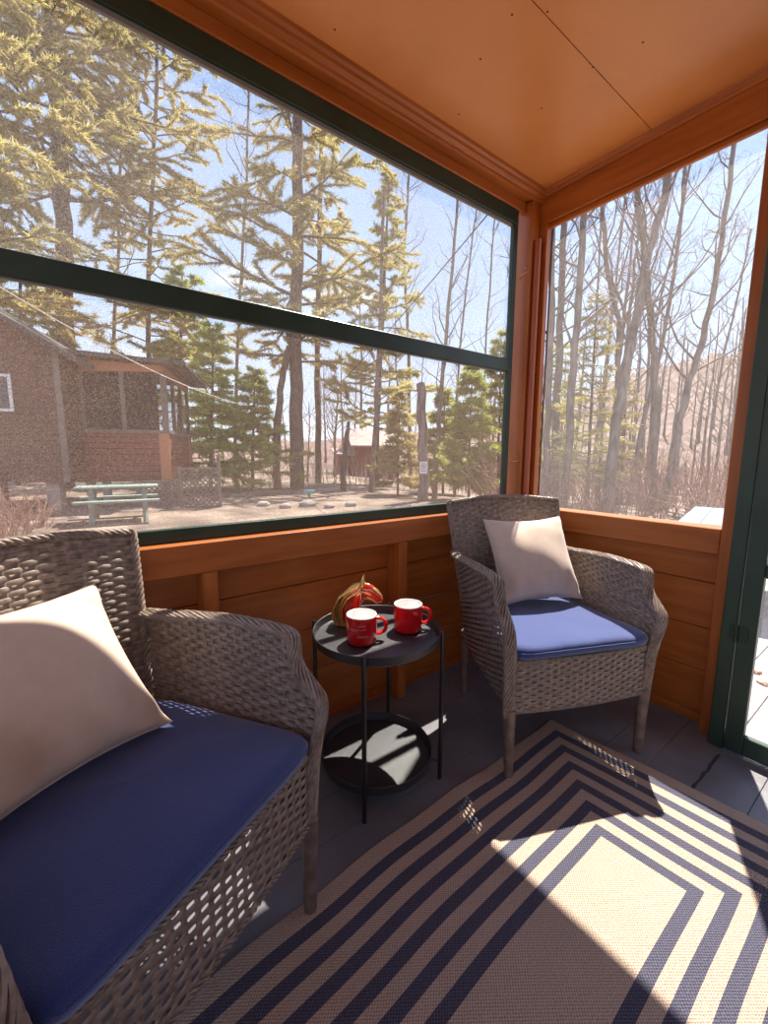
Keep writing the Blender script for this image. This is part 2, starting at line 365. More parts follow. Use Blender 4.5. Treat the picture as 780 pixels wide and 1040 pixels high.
struct(bx('trim_12', M['orange_z'], None, 2.088, 2.125, 1.393, 1.56, .8615, 2.3445, b=.003))
struct(bx('trim_13', M['orange_z'], None, XS, XR+.045, 1.44, 1.52, .8615, .8616))
# left window: green framed screen sash, held by hooks
win = thing('window_1', None, None); win['kind'] = 'structure'
yf0, yf1 = 1.484, 1.508
fr = MB(); fr.box(-.80, 1.968, yf0, yf1, 2.337, 2.404, b=.002); fr.box(-.80, 1.968, yf0, yf1, .8605, .906, b=.002)
fr.box(1.934, 1.968, yf0, yf1, .9065, 2.3365, b=.002); fr.box(-.80, -.766, yf0, yf1, .9065, 2.3365, b=.002)
fr.build('window_frame', M['green'], win, smooth=False)
bx('mid_rail', M['green'], win, -.7655, 1.9335, yf0, yf1, 1.596, 1.661, b=.002)
sp = MB(); sp.box(-.7655, 1.9335, yf0+.010, yf1-.002, 2.322, 2.3365); sp.box(-.7655, 1.9335, yf0+.010, yf1-.002, 1.590, 1.5957)
sp.build('screen_spline', M['grey_edge'], win, smooth=False)
def pane(name, mat, p, parent): return MB().add(p, [(0, 1, 2, 3)]).build(name, mat, parent, smooth=False)
ys = yf1-.006
pane('insect_screen', M['screenL'], [(-.766, ys, 1.661), (1.934, ys, 1.661), (1.934, ys, 2.330), (-.766, ys, 2.330)], win)
pane('insect_screen', M['screenLL'], [(-.766, ys, .906), (1.934, ys, .906), (1.934, ys, 1.592), (-.766, ys, 1.592)], win)
win2 = thing('window_2', None, None); win2['kind'] = 'structure'
fr = MB(); fr.box(2.128, 2.140, .5125, .517, .8615, 2.3445); fr.box(2.128, 2.140, 1.388, 1.3925, .8615, 2.3445); fr.box(2.128, 2.140, .5175, 1.3875, 2.338, 2.3445)
fr.build('window_frame', M['seam'], win2, smooth=False)
pane('insect_screen', M['screenR'], [(2.134, .514, .862), (2.134, 1.391, .862), (2.134, 1.391, 2.340), (2.134, .514, 2.340)], win2)
# far wall beyond the left window behind the camera side, simple posts and knee wall (open screened porch)
struct(bx('trim_14', M['orange_z'], None, -.92, -.802, YF, 1.56, .8605, 2.4545, b=.003))
struct(bx('trim_15', M['orange_z'], None, XW, XW+.1, YF, 1.56, .8605, 2.4545, b=.003))
# door
jm = MB(); jm.box(1.975, 2.06, .414, .4618, 0, 2.3445, b=.003); jm.box(1.975, 2.06, -.52, -.475, 0, 2.3445, b=.003); jm.box(1.975, 2.06, -.475, .4135, 2.25, 2.3445, b=.003)
struct(jm.build('door_frame', M['doorgreen'], smooth=False))
dr = thing('door_1', None, None); dr['kind'] = 'structure'
d = MB(); d.box(1.968, 2.003, .354, .410, .012, 2.245, b=.003); d.box(1.968, 2.003, -.47, -.414, .012, 2.245, b=.003)
d.box(1.970, 2.001, -.4135, .3535, .012, .088, b=.003); d.box(1.970, 2.001, -.4135, .3535, .712, .760, b=.003); d.box(1.970, 2.001, -.4135, .3535, 2.17, 2.245, b=.003)
d.build('door_frame_panel', M['doorgreen'], dr, smooth=False)
pane('insect_screen', M['screenR'], [(1.992, -.414, .088), (1.992, .354, .088), (1.992, .354, 2.17), (1.992, -.414, 2.17)], dr)
hg = MB(); hg.box(1.9635, 1.9675, .376, .404, .455, .515, b=.0012); hg.box(1.9700, 1.9745, .416, .434, .455, .515, b=.0012); hg.tube([(1.962, .412, .452), (1.962, .412, .518)], .005, 10)
for z in (.468, .485, .502): hg.lathe([(.0001, 0), (.003, 0)], 8, (1.9632, .390, z))
hg.build('hinge', M['green'], dr)
struct(bx('trim_16', M['floor'], None, 2.0, 2.12, -.47, .41, .0005, .010, b=.002))
# hooks
def hook(z, lab):
    t = thing('hook_and_eye', lab, 'latch', (2.0185, 1.47, z), 0, None)
    mb = MB(); mb.tube([(0, .035, 0), (-.004, .03, .003), (-.006, .012, .006), (-.006, -.008, .009), (-.005, -.02, .012), (0, -.026, .010)], .0016, 7); mb.build('hook', M['brass'], t)
    mb = MB(); mb.tube([(-.004+.006*math.cos(a), -.022+.002, .010+.006*math.sin(a)) for a in np.linspace(0, 2*PI, 13)], .0012, 6); mb.build('eye', M['brass'], t)
    mb = MB(); mb.tube([(-.006+.006*math.cos(a), .034, .003+.006*math.sin(a)) for a in np.linspace(0, 2*PI, 13)], .0012, 6); mb.build('eye', M['brass'], t)
    mb = MB(); mb.lathe([(.0001, .0), (.004, .0), (.005, -.003)], 10); o = mb.build('nail', M['brass'], t); o.rotation_euler = (0, -PI/2, 0); o.location = (-.003, -.008, .035)
hook(2.095, 'upper small brass hook and eye holding the green screen frame to the corner post')
hook(1.105, 'lower small brass hook and eye holding the green screen frame to the corner post')
# unseen back and end walls, added and part opened to set indoor fill light
struct(bx('wall_back_unseen', M['orange_x'], None, .6, 2.2, YB-.06, YB, 0, CZ))
struct(bx('trim_19', M['orange_x'], None, XW, .599, YB-.06, YB, 0, .86))  # low wall under an opening left for fill light
struct(bx('trim_20', M['orange_x'], None, XW, .599, YB-.06, YB, 2.345, CZ))
struct(bx('wall_end_unseen', M['orange_y'], None, XW-.06, XW, YB, 1.56, 0, .86))
struct(bx('trim_18', M['orange_y'], None, XW-.06, XW, YB, 1.56, 2.345, CZ))
struct(bx('wall_front', M['orange_y'], None, 2.06, 2.12, YB, -.521, 0, 2.3445))
# eave outside
ev = MB(); ev.box(XW, 2.15, 1.5395, 1.552, 2.455, 2.53); ev.box(2.156, 2.22, YB, 1.60, 2.42, 2.52)
struct(ev.build('trim_17', M['orange_x'], smooth=False))

# ------------------------------------------------------------------ rug
def make_rug():
    hx, hy = .95, .50
    nx, ny = 96, 50
    me = bpy.data.meshes.new('striped_rug'); vs = []; fs = []; uv = []
    for i in range(nx+1):
        for j in range(ny+1):
            x = -hx+2*hx*i/nx; y = -hy+2*hy*j/ny
            e = hx-abs(x)
            zz = .0065+.0015*math.sin(x*9+1.5*math.sin(y*7))
            # slight waves of the edges
            yv = y+.010*math.sin((x+.35)*4.2)+.003*math.sin(x*17+2)*(abs(y)/hy)**2; xx = x-.045*(y-hy)+.003*math.sin(y*11)*(abs(x)/hx)**3
            vs.append((xx, yv, zz)); uv.append((x, y))
    idx = lambda i, j: i*(ny+1)+j
    for i in range(nx):
        for j in range(ny): fs.append((idx(i, j), idx(i+1, j), idx(i+1, j+1), idx(i, j+1)))
    # rim down to the floor
    ring = [idx(i, 0) for i in range(nx+1)]+[idx(nx, j) for j in range(1, ny+1)]+[idx(i, ny) for i in range(nx-1, -1, -1)]+[idx(0, j) for j in range(ny-1, 0, -1)]
    base = len(vs)
    for r in ring: vs.append((vs[r][0], vs[r][1], .0005)); uv.append(uv[r])
    n = len(ring)
    for k in range(n): fs.append((ring[(k+1) % n], ring[k], base+k, base+(k+1) % n))
    me.from_pydata(vs, [], fs); me.update()
    ul = me.uv_layers.new(name='UVMap')
    for lp in me.loops: ul.data[lp.index].uv = uv[lp.vertex_index]
    o = finish('striped_rug', me, rug_mat(hx, hy), None, True, 50)
    a = math.radians(3.0); c = np.array([1.590, .924])
    ctr = c-np.array([math.cos(a)*hx-math.sin(a)*hy, math.sin(a)*hx+math.cos(a)*hy])
    o.location = (ctr[0], ctr[1], 0); o.rotation_euler = (0, 0, a)
    tag(o, 'tan woven rug with concentric navy stripes lying on the grey porch floor', 'rug')
make_rug()

def leaf(u, v, z, lab, seed, s=.022):
    p = onz(u, v, z); R = random.Random(seed); P = []
    for i in range(7):
        t = i/6; w_ = s*math.sin(PI*min(t*1.05, 1))**.8*(.55+.12*math.sin(9*t)); row = []
        for j in range(5):
            q = (j-2)/2; row.append((t*2*s-s, w_*q, .002+.35*s*(1-abs(q))*0+.30*s*abs(q)+.004*math.sin(6*t)))
        P.append(row)
    mb = MB(); mb.grid(P); mb.tube([(-s*1.5, 0, .003), (s*.9, 0, .002)], .0006, 5); o = mb.build('dry_leaf', M['leaf']); o.location = (p[0], p[1], z+.0005); o.rotation_euler = (0, 0, R.uniform(0, 6))
    tag(o, lab, 'leaf')
M['leaf'] = pm('orange_brown_dry_leaf', (.36, .13, .05), .8, (.5, .22, .09), 40)
leaf(493, 680, 0, 'small orange-brown dry leaf on the floor behind the corner armchair leg', 1)
leaf(770, 684, -.02, 'dry orange leaf on the pale deck outside the door, upper one in view', 2, .026)
leaf(774, 695, -.02, 'dry orange leaf on the pale deck outside the door, lower one in view', 3, .026)

# ------------------------------------------------------------------ wicker armchair
def weave(mb, S, ncol, nrow, wid, A=.0034, sub=4, stake=.0022):
    """S(s,t)->point, s,t in 0..1 ; weft strands along s passing over and under the stakes"""
    e = 1e-3
    def N(s, t):
        s0, s1, t0, t1 = max(s-e, 0), min(s+e, 1), max(t-e, 0), min(t+e, 1)
        a = S(s1, t)-S(s0, t); b = S(s, t1)-S(s, t0); n = np.cross(a, b); return n/(np.linalg.norm(n)+1e-12), b/(t1-t0)
    K = ncol*sub
    for r in range(nrow):
        t = (r+.5)/nrow; vs = []
        for k in range(K+1):
            s = k/K; p = S(s, t); n, b = N(s, t)
            bl = np.linalg.norm(b); bd = b/bl
            # sharpen the wave so strands look like flat bricks over each stake
            ph = math.sin(PI*s*ncol+PI*r); off = A*math.copysign(abs(ph)**.7, ph)
            hw = bl/nrow*.545*(.92+.10*abs(ph))
            vs += [p+n*(off-.0010)-bd*hw, p+n*(off+.0010)-bd*hw*.55, p+n*(off+.0010)+bd*hw*.55, p+n*(off-.0010)+bd*hw]
        mb.add(vs, [(4*k+q, 4*k+q+1, 4*k+q+5, 4*k+q+4) for k in range(K) for q in range(3)])
    for c in range(ncol):
        s = (c+1.0)/ncol if c < ncol-1 else 1.0
        for s in ([s] if c < ncol-1 else []):
            Pst = []
            for t in np.linspace(0, 1, 9):
                p = S(s, t); e_ = S(min(s+.01, 1), t)-S(max(s-.01, 0), t); e_ /= np.linalg.norm(e_); Pst.append([p-e_*.0062, p+e_*.0062])
            mb.grid(Pst)
def braid(mb, path, rx, ry, ns=7, pitch=.09, rs=None, n=5, lat=None, step=.006):
    """a twisted bundle of strands along a path; rx lateral, ry across"""
    P = [np.array(p, float) for p in path]
    # resample with Catmull-Rom
    Q = []
    ext = [2*P[0]-P[1]]+P+[2*P[-1]-P[-2]]
    for i in range(1, len(ext)-2):
        p0, p1, p2, p3 = ext[i-1:i+3]; L_ = np.linalg.norm(p2-p1); m_ = max(2, int(L_/step))
        for k in range(m_):
            t = k/m_; Q.append(.5*((2*p1)+(-p0+p2)*t+(2*p0-5*p1+4*p2-p3)*t*t+(-p0+3*p1-3*p2+p3)*t**3))
    Q.append(P[-1]); Q = np.array(Q); K = len(Q)
    T = np.gradient(Q, axis=0); T /= np.linalg.norm(T, axis=1)[:, None]
    d = np.concatenate([[0], np.cumsum(np.linalg.norm(np.diff(Q, axis=0), axis=1))])
    a = np.array(lat if lat is not None else (1, 0, 0), float); Aa = []
    for i in range(K):
        b = a-T[i]*(a@T[i]); b /= np.linalg.norm(b); Aa.append(b)
        if lat is None: a = b
    Aa = np.array(Aa); B = np.cross(T, Aa)
    rs = rs or min(rx, ry)*.55
    for j in range(ns):
        th = 2*PI*j/ns+2*PI*d/pitch
        pts = Q+Aa*(rx-rs*.6)*np.cos(th)[:, None]+B*(ry-rs*.6)*np.sin(th)[:, None]
        mb.tube(pts, rs, n)
    return mb
def ridged_leg(mb, p0, p1, r0, r1, pitch=.008):
    p0 = np.array(p0, float); p1 = np.array(p1, float); L_ = np.linalg.norm(p1-p0); K = int(L_/pitch*2)
    pts = [p0+(p1-p0)*k/K for k in range(K+1)]
    rr = [(r0+(r1-r0)*k/K)*(1.0 if k % 2 else .90) for k in range(K+1)]
    mb.tube(pts, rr, 14)
def interp(z, tab):
    return float(np.interp(z, [t[0] for t in tab], [t[1] for t in tab]))
YFZ = [(.24, 0.0), (.42, -.006), (.50, -.018), (.555, -.018), (.592, .012), (.618, .038), (.65, .052), (.69, .058), (.71, .064)]
def armz(y): return float(np.interp(y, [.06, .12, .25, .40, .50, .56], [.690, .704, .710, .702, .694, .694]))
def side_x(y, z):
    f_ = np.interp(z, [.25, .50, .56, .70], [.288, .300, .306, .312]); b_ = np.interp(z, [.25, .5, .70], [.228, .245, .272])
    s = (y+.02)/.58; return f_+(b_-f_)*s+.010*math.sin(PI*min(max(s, 0), 1))
def back_pt(s, t):
    s2 = 2*s-1; top = .945-.020*s2*s2; zb = .30
    z = zb+(top-zb)*t; w_ = np.interp(z, [.30, .44, .69, .93], [.222, .240, .268, .292])
    yb = .50+.10*max(0, (z-.44))/.5
    return np.array([s2*w_, yb+.030*(1-s2*s2), z])
def make_chair():
    ch = thing('wicker_armchair', '-', 'armchair')
    # back
    mb = MB(); weave(mb, back_pt, 18, 53, .0113); mb.build('backrest', M['wicker'], ch, angle=60)
    mb = MB()
    path = [back_pt(0, t) for t in (.0, .3, .6, .85, .97)]+[back_pt(.006, 1.)]+[back_pt(s, 1.) for s in (.04, .3, .5, .7, .96)]+[back_pt(.994, 1.)]+[back_pt(1, t) for t in (.97, .85, .6, .3, 0)]
    braid(mb, path, .010, .010, 4, .07, .0050, 6); mb.build('back_rim', M['wicker'], ch, angle=60)
    for sg in (-1, 1):
        def S(s, t, sg=sg):
            zt = .708
            # front to back; bottom edge rises a little to the rear
            zb = .252+.055*s; z = zb+(zt-zb)*t; y0 = interp(z, YFZ)+.004; y1 = .50+.10*max(0, z-.44)/.5; y = y0+(y1-y0)*s
            if z > .62: z = min(z, zb+(armz(y)+.006-zb)*t)
            return np.array([sg*side_x(y, z), y, z])
        mb = MB(); weave(mb, S, 19, 38, .0113); mb.build('side_panel', M['wicker'], ch, angle=60)
        # arm: broad twisted rope from the leg top up the front and back along the arm
        path = [(sg*side_x(0, .25), .0, .232), (sg*.291, -.001, .30), (sg*.296, -.006, .40), (sg*.303, -.014, .47), (sg*.312, -.022, .525), (sg*.315, -.016, .560), (sg*.314, .012, .592), (sg*.313, .038, .618), (sg*.313, .052, .645), (sg*.315, .056, .678), (sg*.316, .062, .702), (sg*.316, .085, .714), (sg*.315, .15, .717), (sg*.312, .27, .716), (sg*.304, .38, .708), (sg*.290, .48, .700), (sg*.272, .545, .700)]
        mb = MB(); braid(mb, path, .023, .0110, 11, .26, .0046, 5, lat=(1, 0, 0)); mb.build('armrest', M['wicker'], ch, angle=60)
        mb = MB(); ridged_leg(mb, (sg*.287, 0.002, .262), (sg*.280, 0.0, .004), .0225, .0165); mb.build('leg', M['wickerleg'], ch, angle=80)
        mb = MB(); ridged_leg(mb, (sg*.226, .512, .33), (sg*.218, .520, .004), .0205, .0155); mb.build('leg', M['wickerleg'], ch, angle=80)
    def A_(s, t):
        s2 = 2*s-1; return np.array([s2*.268, -.004-.010*(1-s2*s2), .246+.004*s2*s2+.188*t])
    mb = MB(); weave(mb, A_, 20, 16, .0112); mb.build('front_apron', M['wicker'], ch, angle=60)
    mb = MB()
    for t in (0, 1): braid(mb, [A_(s, t) for s in (.0, .25, .5, .75, 1.)], .0065, .0065, 3, .04, .0034, 5)
    mb.build('apron_rim', M['wicker'], ch, angle=60)
    def D_(s, t): return np.array([(2*s-1)*(.288-.046*t), -.004+.50*t, .434])
    mb = MB(); weave(mb, D_, 14, 26, .017, A=.002, sub=3); mb.build('seat', M['wicker'], ch, angle=60)
    mb = MB(); mb.tube([(-.286, -.002, .430), (.286, -.002, .430), (.240, .495, .430), (-.240, .495, .430), (-.286, -.002, .430)], .010, 8); mb.build('seat_frame', M['wickerleg'], ch)
    return ch
chair = make_chair()
POSE = [(.153, .710, math.radians(28.4)), (1.435, .717, math.radians(-23.0))]
chair.location = (POSE[0][0], POSE[0][1], 0); chair.rotation_euler = (0, 0, POSE[0][2])
chair['label'] = 'grey-brown wicker armchair in the left foreground with a dark navy seat cushion'
ch2 = copy_tree(chair); ch2.location = (POSE[1][0], POSE[1][1], 0); ch2.rotation_euler = (0, 0, POSE[1][2])
ch2['label'] = 'grey-brown wicker armchair standing in the corner where both screened windows meet'

def cushion(hx0, hx1, y0, y1, z0, z1, seed):
    """seat cushion: trapezoid plan with round corners, puffed top, soft seam"""
    random.seed(seed); mb = MB(); n = 30; rings = []
    def outline(k, N_):
        a = 2*PI*k/N_; c, s = math.cos(a), math.sin(a); p = 11.0
        r = (abs(c)**p+abs(s)**p)**(-1/p); return c*r, s*r
    N_ = 96
    prof = [(0.0, 0.0), (.5, .0), (.85, .0), (.955, .03), (.985, .15), (1.0, .42), (1.0, .58), (.985, .80), (.955, .93), (.90, 1.0), (.80, 1.045), (.6, 1.09), (.35, 1.11), (0.0, 1.12)]
    for q, (rr, h) in enumerate(prof):
        ring = []
        for k in range(N_):
            u, v = outline(k, N_); u *= rr; v *= rr
            y = (y0+y1)/2+v*(y1-y0)/2; hx = hx0+(hx1-hx0)*(v+1)/2
            z = z0+(z1-z0)*h*.9
            wv = .0022*math.sin(7*u+3*v+seed)*math.cos(5*v-2*u)
            if h > .9: z += wv+.0012*math.sin(23*u+seed)*(rr**6)
            ring.append((u*hx, y, z))
        rings.append(ring)
    for i in range(len(rings)-1):
        mb.add(rings[i]+rings[i+1], [(k, (k+1) % N_, N_+(k+1) % N_, N_+k) for k in range(N_)])
    # merge doubles by building as one grid
    mb2 = MB(); vs = [p for r in rings for p in r]; fs = [(i*N_+k, i*N_+(k+1) % N_, (i+1)*N_+(k+1) % N_, (i+1)*N_+k) for i in range(len(rings)-1) for k in range(N_)]
    mb2.add(vs, fs); return mb2
for k, lab in ((0, 'dark navy seat cushion lying on the left foreground armchair'), (1, 'sunlit blue seat cushion lying on the armchair in the corner')):
    t = thing('seat_cushion', lab, 'cushion', (POSE[k][0], POSE[k][1], 0), POSE[k][2])
    cushion(.290, .238, -.026, .480, .444, .500, k+1).build('cushion_pad', M['navy'], t, angle=60)
    mb = MB(); pts = []
    for q in range(61):
        a = 2*PI*q/60; c, s = math.cos(a), math.sin(a); r = (abs(c)**11+abs(s)**11)**(-1/11)*1.002; u, v = c*r, s*r
        pts.append((u*(.290+(.238-.290)*(v+1)/2), .227+v*.253, .472+.0008*math.sin(q*3)))
    mb.tube(pts, .0024, 6); mb.build('piping', M['navy'], t)

# ------------------------------------------------------------------ throw pillows
def pillow(center, s, yaw, lean, roll, lab, seed, T=.082):
    n = 36; front = []; back = []
    rnd = random.Random(seed); ph = [rnd.uniform(0, 6.28) for _ in range(6)]
    for sd, st in ((1, front), (-1, back)):
        for i in range(n+1):
            row = []
            for j in range(n+1):
                x = -math.cos(PI*i/n); y = -math.cos(PI*j/n)
                x = .6*x+.4*(2*i/n-1); y = .6*y+.4*(2*j/n-1)
                px = x*(1-.115*(1-y*y)**1.0); py = y*(1-.115*(1-x*x)**1.0)
                e = max(0, (1-x*x))*max(0, (1-y*y)); h = T*e**.42
                crn = (abs(x)*abs(y))**3
                wr = .010*crn*math.sin(9*(x+y)+ph[0])*math.sin(8*(x-y)+ph[1])
                wr += .0045*math.sin(5*x+2.6*y+ph[2])*math.sin(3.1*y-2*x+ph[3])*min(1, e*3)
                # pull folds from the bottom seam
                wr += .006*math.exp(-((y+.75)/.25)**2)*math.sin(11*x+ph[4])*min(1, e*6)
                row.append((px*s/2, -(sd*h)+wr, py*s/2))
            st.append(row)
    mb = MB(); mb.grid(front); mb.grid(back)
    me = bpy.data.meshes.new('pillow'); me.from_pydata(mb.v, [], mb.f)
    import bmesh
    bm = bmesh.new(); bm.from_mesh(me); bmesh.ops.remove_doubles(bm, verts=bm.verts, dist=.0004); bm.to_mesh(me); bm.free()
    root = thing('throw_pillow', lab, 'pillow', tuple(center))
    R_ = Matrix.Rotation(yaw, 4, 'Z') @ Matrix.Rotation(-lean, 4, 'X') @ Matrix.Rotation(-roll, 4, 'Y')
    root.rotation_euler = R_.to_euler()
    finish('pillow_cover', me, M['beige'], root, True, 80)
    sm = MB(); pts = []
    for q in range(121):
        a = q/120*4; k = int(a) % 4; f_ = a-int(a); x, y = [(-1+2*f_, -1), (1, -1+2*f_), (1-2*f_, 1), (-1, 1-2*f_)][k]
        px = x*(1-.115*(1-y*y)); py = y*(1-.115*(1-x*x)); pts.append((px*s/2, .010*(abs(x)*abs(y))**3*math.sin(9*(x+y)+ph[0])*math.sin(8*(x-y)+ph[1]), py*s/2))
    sm.tube(pts, .0022, 6, cap=False); sm.build('seam_piping', M['beige'], root)
pillow((-.096, 1.074, .664), .405, math.radians(28.4), math.radians(40), math.radians(-1), 'large beige throw pillow leaning in the left foreground armchair', 4, .070)
pillow((1.628, 1.075, .688), .393, math.radians(-25), math.radians(29), math.radians(1), 'beige throw pillow half in sun, standing in the corner armchair', 9)

# ------------------------------------------------------------------ side table, mugs, horse head
TC = np.array([.817, 1.140])
tb = thing('tray_side_table', 'round two-tier black metal tray table between the armchairs', 'side table', (TC[0], TC[1], 0))
def tray(z, r, hgt):
    mb = MB(); mb.lathe([(.0001, z), (r-.008, z), (r-.003, z+.004), (r, z+hgt), (r+.0015, z+hgt+.001), (r+.003, z+hgt), (r, z+.002), (r-.006, z-.003), (.0001, z-.003)], 72); return mb
tray(.515, .220, .030).build('top_tray', M['black'], tb, angle=30)
tray(.062, .198, .030).build('lower_tray', M['black'], tb, angle=30)
for a in [math.radians(-135), math.radians(-48), math.radians(42), math.radians(132)]:
    c_, s_2 = math.cos(a), math.sin(a); r = .2315
    mb = MB(); mb.tube([(c_*r, s_2*r, .0), (c_*r, s_2*r, .548), (c_*r, s_2*r, .552)], [.0078, .0078, .005], 14)
    L_ = mb.build('leg', M['blackleg'], tb)
    MB().tube([(c_*r, s_2*r, .522), (c_*.214, s_2*.214, .522)], .004, 8).build('bracket', M['blackleg'], L_)
    MB().tube([(c_*r, s_2*r, .068), (c_*.190, s_2*.190, .068)], .004, 8).build('bracket', M['blackleg'], L_)
def mug(px, py, ha, lab, marks):
    p = onz(px, py, .5155); t = thing('mug', lab, 'mug', (p[0], p[1], .5155), 0)
    R_, h = .0525, .098
    mb = MB(); mb.lathe([(.0001, .0), (R_-.010, .0), (R_-.004, .002), (R_, .009), (R_, h-.005), (R_-.0004, h-.002)], 48); mb.build('mug_body', M['red'], t, angle=60)
    mb = MB(); mb.lathe([(R_-.0004, h-.002), (R_-.0015, h), (R_-.003, h-.0005), (R_-.0045, h-.006), (R_-.005, .012), (R_-.012, .006), (.0001, .006)], 48); mb.build('mug_lining', M['mugwhite'], t, angle=60)
    pts = []
    for k in range(15):
        a = -PI/2+PI*k/14; pts.append((R_-.003+.036*math.cos(a)**.8 if math.cos(a) > 0 else R_-.003, 0, .050+.029*math.sin(a)))
    pts[0] = (R_-.004, 0, .021); pts[-1] = (R_-.004, 0, .079)
    mb = MB(); mb.tube(pts, .0062, 10, ry=.0085); o = mb.build('handle', M['red'], t); o.rotation_euler = (0, 0, ha)
    if marks:
        # faint white hand-lettered strokes on the side facing the room
        mb = MB(); rr = R_+.0006; base = math.radians(-118)
        def arc(pts2):
            mb.tube([(rr*math.cos(base+a), rr*math.sin(base+a), z) for a, z in pts2], .0004, 5)
        for x0, zz, nn in ((-.32, .070, 5), (-.36, .034, 7)):
            for q in range(nn):
                a0 = x0+q*.10; arc([(a0, zz), (a0+.03, zz+.007+(q % 2)*.003), (a0+.055, zz+.001), (a0+.085, zz+.004)])
        arc([(-.34, .062), (-.1, .060), (.2, .063)])
        mb.build('lettering', M['white'], t)
vR = math.atan2(CR[1], CR[0])
mug(367.3, 651, vR+math.radians(12), 'red mug with white inside and faint white lettering, nearer on the tray table', True)
mug(414.3, 639, vR+math.radians(8), 'red mug with white inside, at the right of the tray table without lettering', False)
# horse head ornament
hp = onz(356.5, 636, .5155)
hh = thing('horse_head_ornament', 'red glass horse head ornament with gold mane on the tray table', 'ornament', (hp[0], hp[1]+.02, .5155), vR-math.radians(4))
S_ = 1.02
def hs(x, z, y=0): return (x*S_, y, z*S_)
mb = MB()
mb.tube([hs(.010, .004), hs(.004, .03), hs(.004, .06), hs(.018, .095), hs(.042, .128), hs(.060, .142), hs(.072, .140)], [.036, .040, .042, .036, .029, .024, .012], 18, ry=[.026, .026, .025, .022, .019, .017, .008], up=(1, 0, 0))
mb.build('neck', M['redglass'], hh, angle=80)
mb = MB()
mb.tube([hs(.042, .146), hs(.058, .136), hs(.076, .126), hs(.094, .116), hs(.108, .106), hs(.117, .098), hs(.121, .094)], [.014, .030, .031, .024, .020, .018, .009], 18, ry=[.012, .022, .020, .016, .014, .013, .006], up=(0, 0, 1))
hd = mb.build('head', M['redglass'], hh, angle=80)
mb = MB()
mb.tube([hs(.052, .166, .0), hs(.070, .152, 0), hs(.088, .144, 0), hs(.106, .132, 0), hs(.119, .116, 0), hs(.125, .103, 0), hs(.121, .088, 0)], [.003, .006, .0065, .006, .006, .005, .003], 10, ry=[.003, .013, .012, .010, .009, .008, .004], up=(0, 0, 1))
mb.tube([hs(.070, .113, -.015), hs(.088, .103, -.014), hs(.108, .088, -.012)], .003, 8)
mb.build('face_trim', M['gold'], hd)
for sy in (-1, 1):
    mb = MB(); mb.tube([hs(.054, .150, sy*.011), hs(.055, .170, sy*.013), hs(.059, .190, sy*.010)], [.008, .007, .0015], 9, ry=[.005, .0045, .001]); mb.build('ear', M['gold'], hd)
mb = MB()
for q, (dx, w_) in enumerate(((0, .012), (.011, .010), (-.008, .011), (.020, .008))):
    for sy in (-1, 0, 1):
        yv = sy*(.008+.004*q)
        mb.tube([hs(.052+dx*.3, .160, yv*.4), hs(.022+dx, .150-q*.006, yv), hs(-.018+dx, .115-q*.003, yv*1.2), hs(-.040+dx, .070, yv*1.4), hs(-.042+dx*1.2, .030, yv*1.6), hs(-.026+dx, .006, yv*1.6)], [.004, w_*.5, w_*.66, w_*.66, w_*.55, .004], 9)
mb.build('mane', M['gold'], hh, angle=80)
mb = MB(); mb.tube([hs(-.036, .0), hs(-.036, .012)], .001, 6)
mb = MB(); mb.add([], [])
mb.lathe([(.0001, 0), (.040, 0), (.044, .004), (.042, .011), (.034, .015), (.0001, .015)], 32); o = mb.build('base', M['gold'], hh); o.scale = (1, .72, 1)
mb = MB(); mb.tube([hs(.052, .160, -.019), hs(.050, .12, -.026), hs(.046, .08, -.028), hs(.040, .03, -.027)], .0022, 7); mb.tube([hs(.050, .135, -.021), hs(.085, .120, -.019)], .002, 7)
mb.build('bridle', M['gold'], hd)

# ================================================================== outdoors
GZ = -.15
def soft(x): return x*x*(3-2*x)
rng = np.random.default_rng(7)
# ground and hill
RT_AZ = [-60, -6, 12.7, 30, 44.5, 53.2, 62.1, 66.2, 71.6, 75.8, 90, 120, 180]
RT_T = [.03, .012, .014, .030, .046, .075, .130, .163, .176, .180, .185, .15, .05]
def hill_z(az, r):
    t = float(np.interp(az, RT_AZ, RT_T)); zr = t*150+1.3
    base = GZ-.9*soft(min(max((r-9)/20, 0), 1))*(1 if az > 48 else max(0, (az-30)/18))
    if r < 36: return base
    k = min((r-36)/114, 1); k = k**1.15
    return base+(zr-base)*k-(max(r-150, 0)*.2)
def polar(azs, rs, jit):
    P = []
    for i, r in enumerate(rs):
        row = []
        for a in azs:
            z = hill_z(a, r)
            if r > 40: z += jit*(math.sin(a*2.3+r*.3)*.5+math.sin(a*5.1+r*.11)*.3+.25*math.sin(a*11+r))*(r/150)
            row.append((r*math.sin(math.radians(a)), r*math.cos(math.radians(a)), z))
        P.append(row)
    return P
mb = MB(); mb.grid(polar(list(np.linspace(-180, 180, 241)), [2.2, 4, 7, 9, 11, 13, 16, 20, 24, 29, 36], 0))
mb.add([(-9, -9, GZ-.02), (9, -9, GZ-.02), (9, 9, GZ-.02), (-9, 9, GZ-.02)], [(0, 1, 2, 3)])
struct(mb.build('ground', M['ground'], angle=180))
mb = MB(); mb.grid(polar(list(np.linspace(-70, 150, 331)), [36, 42, 50, 60, 72, 85, 100, 115, 130, 140, 150, 165], 2.2))
struct(mb.build('hillside', M['hill'], angle=180))
# deck outside the door
mb = MB(); k = 0
for yy in np.arange(-3.0, 1.15, .142):
    mb.box(2.17, 5.6, yy+.003, yy+.139, -.055, -.02, b=.002)
M['deck'] = pm('weathered_pale_deck_boards', (.30, .28, .265), .8, (.46, .43, .41), 3, (1, 8, 1))
struct(mb.build('deck', M['deck'], smooth=False))

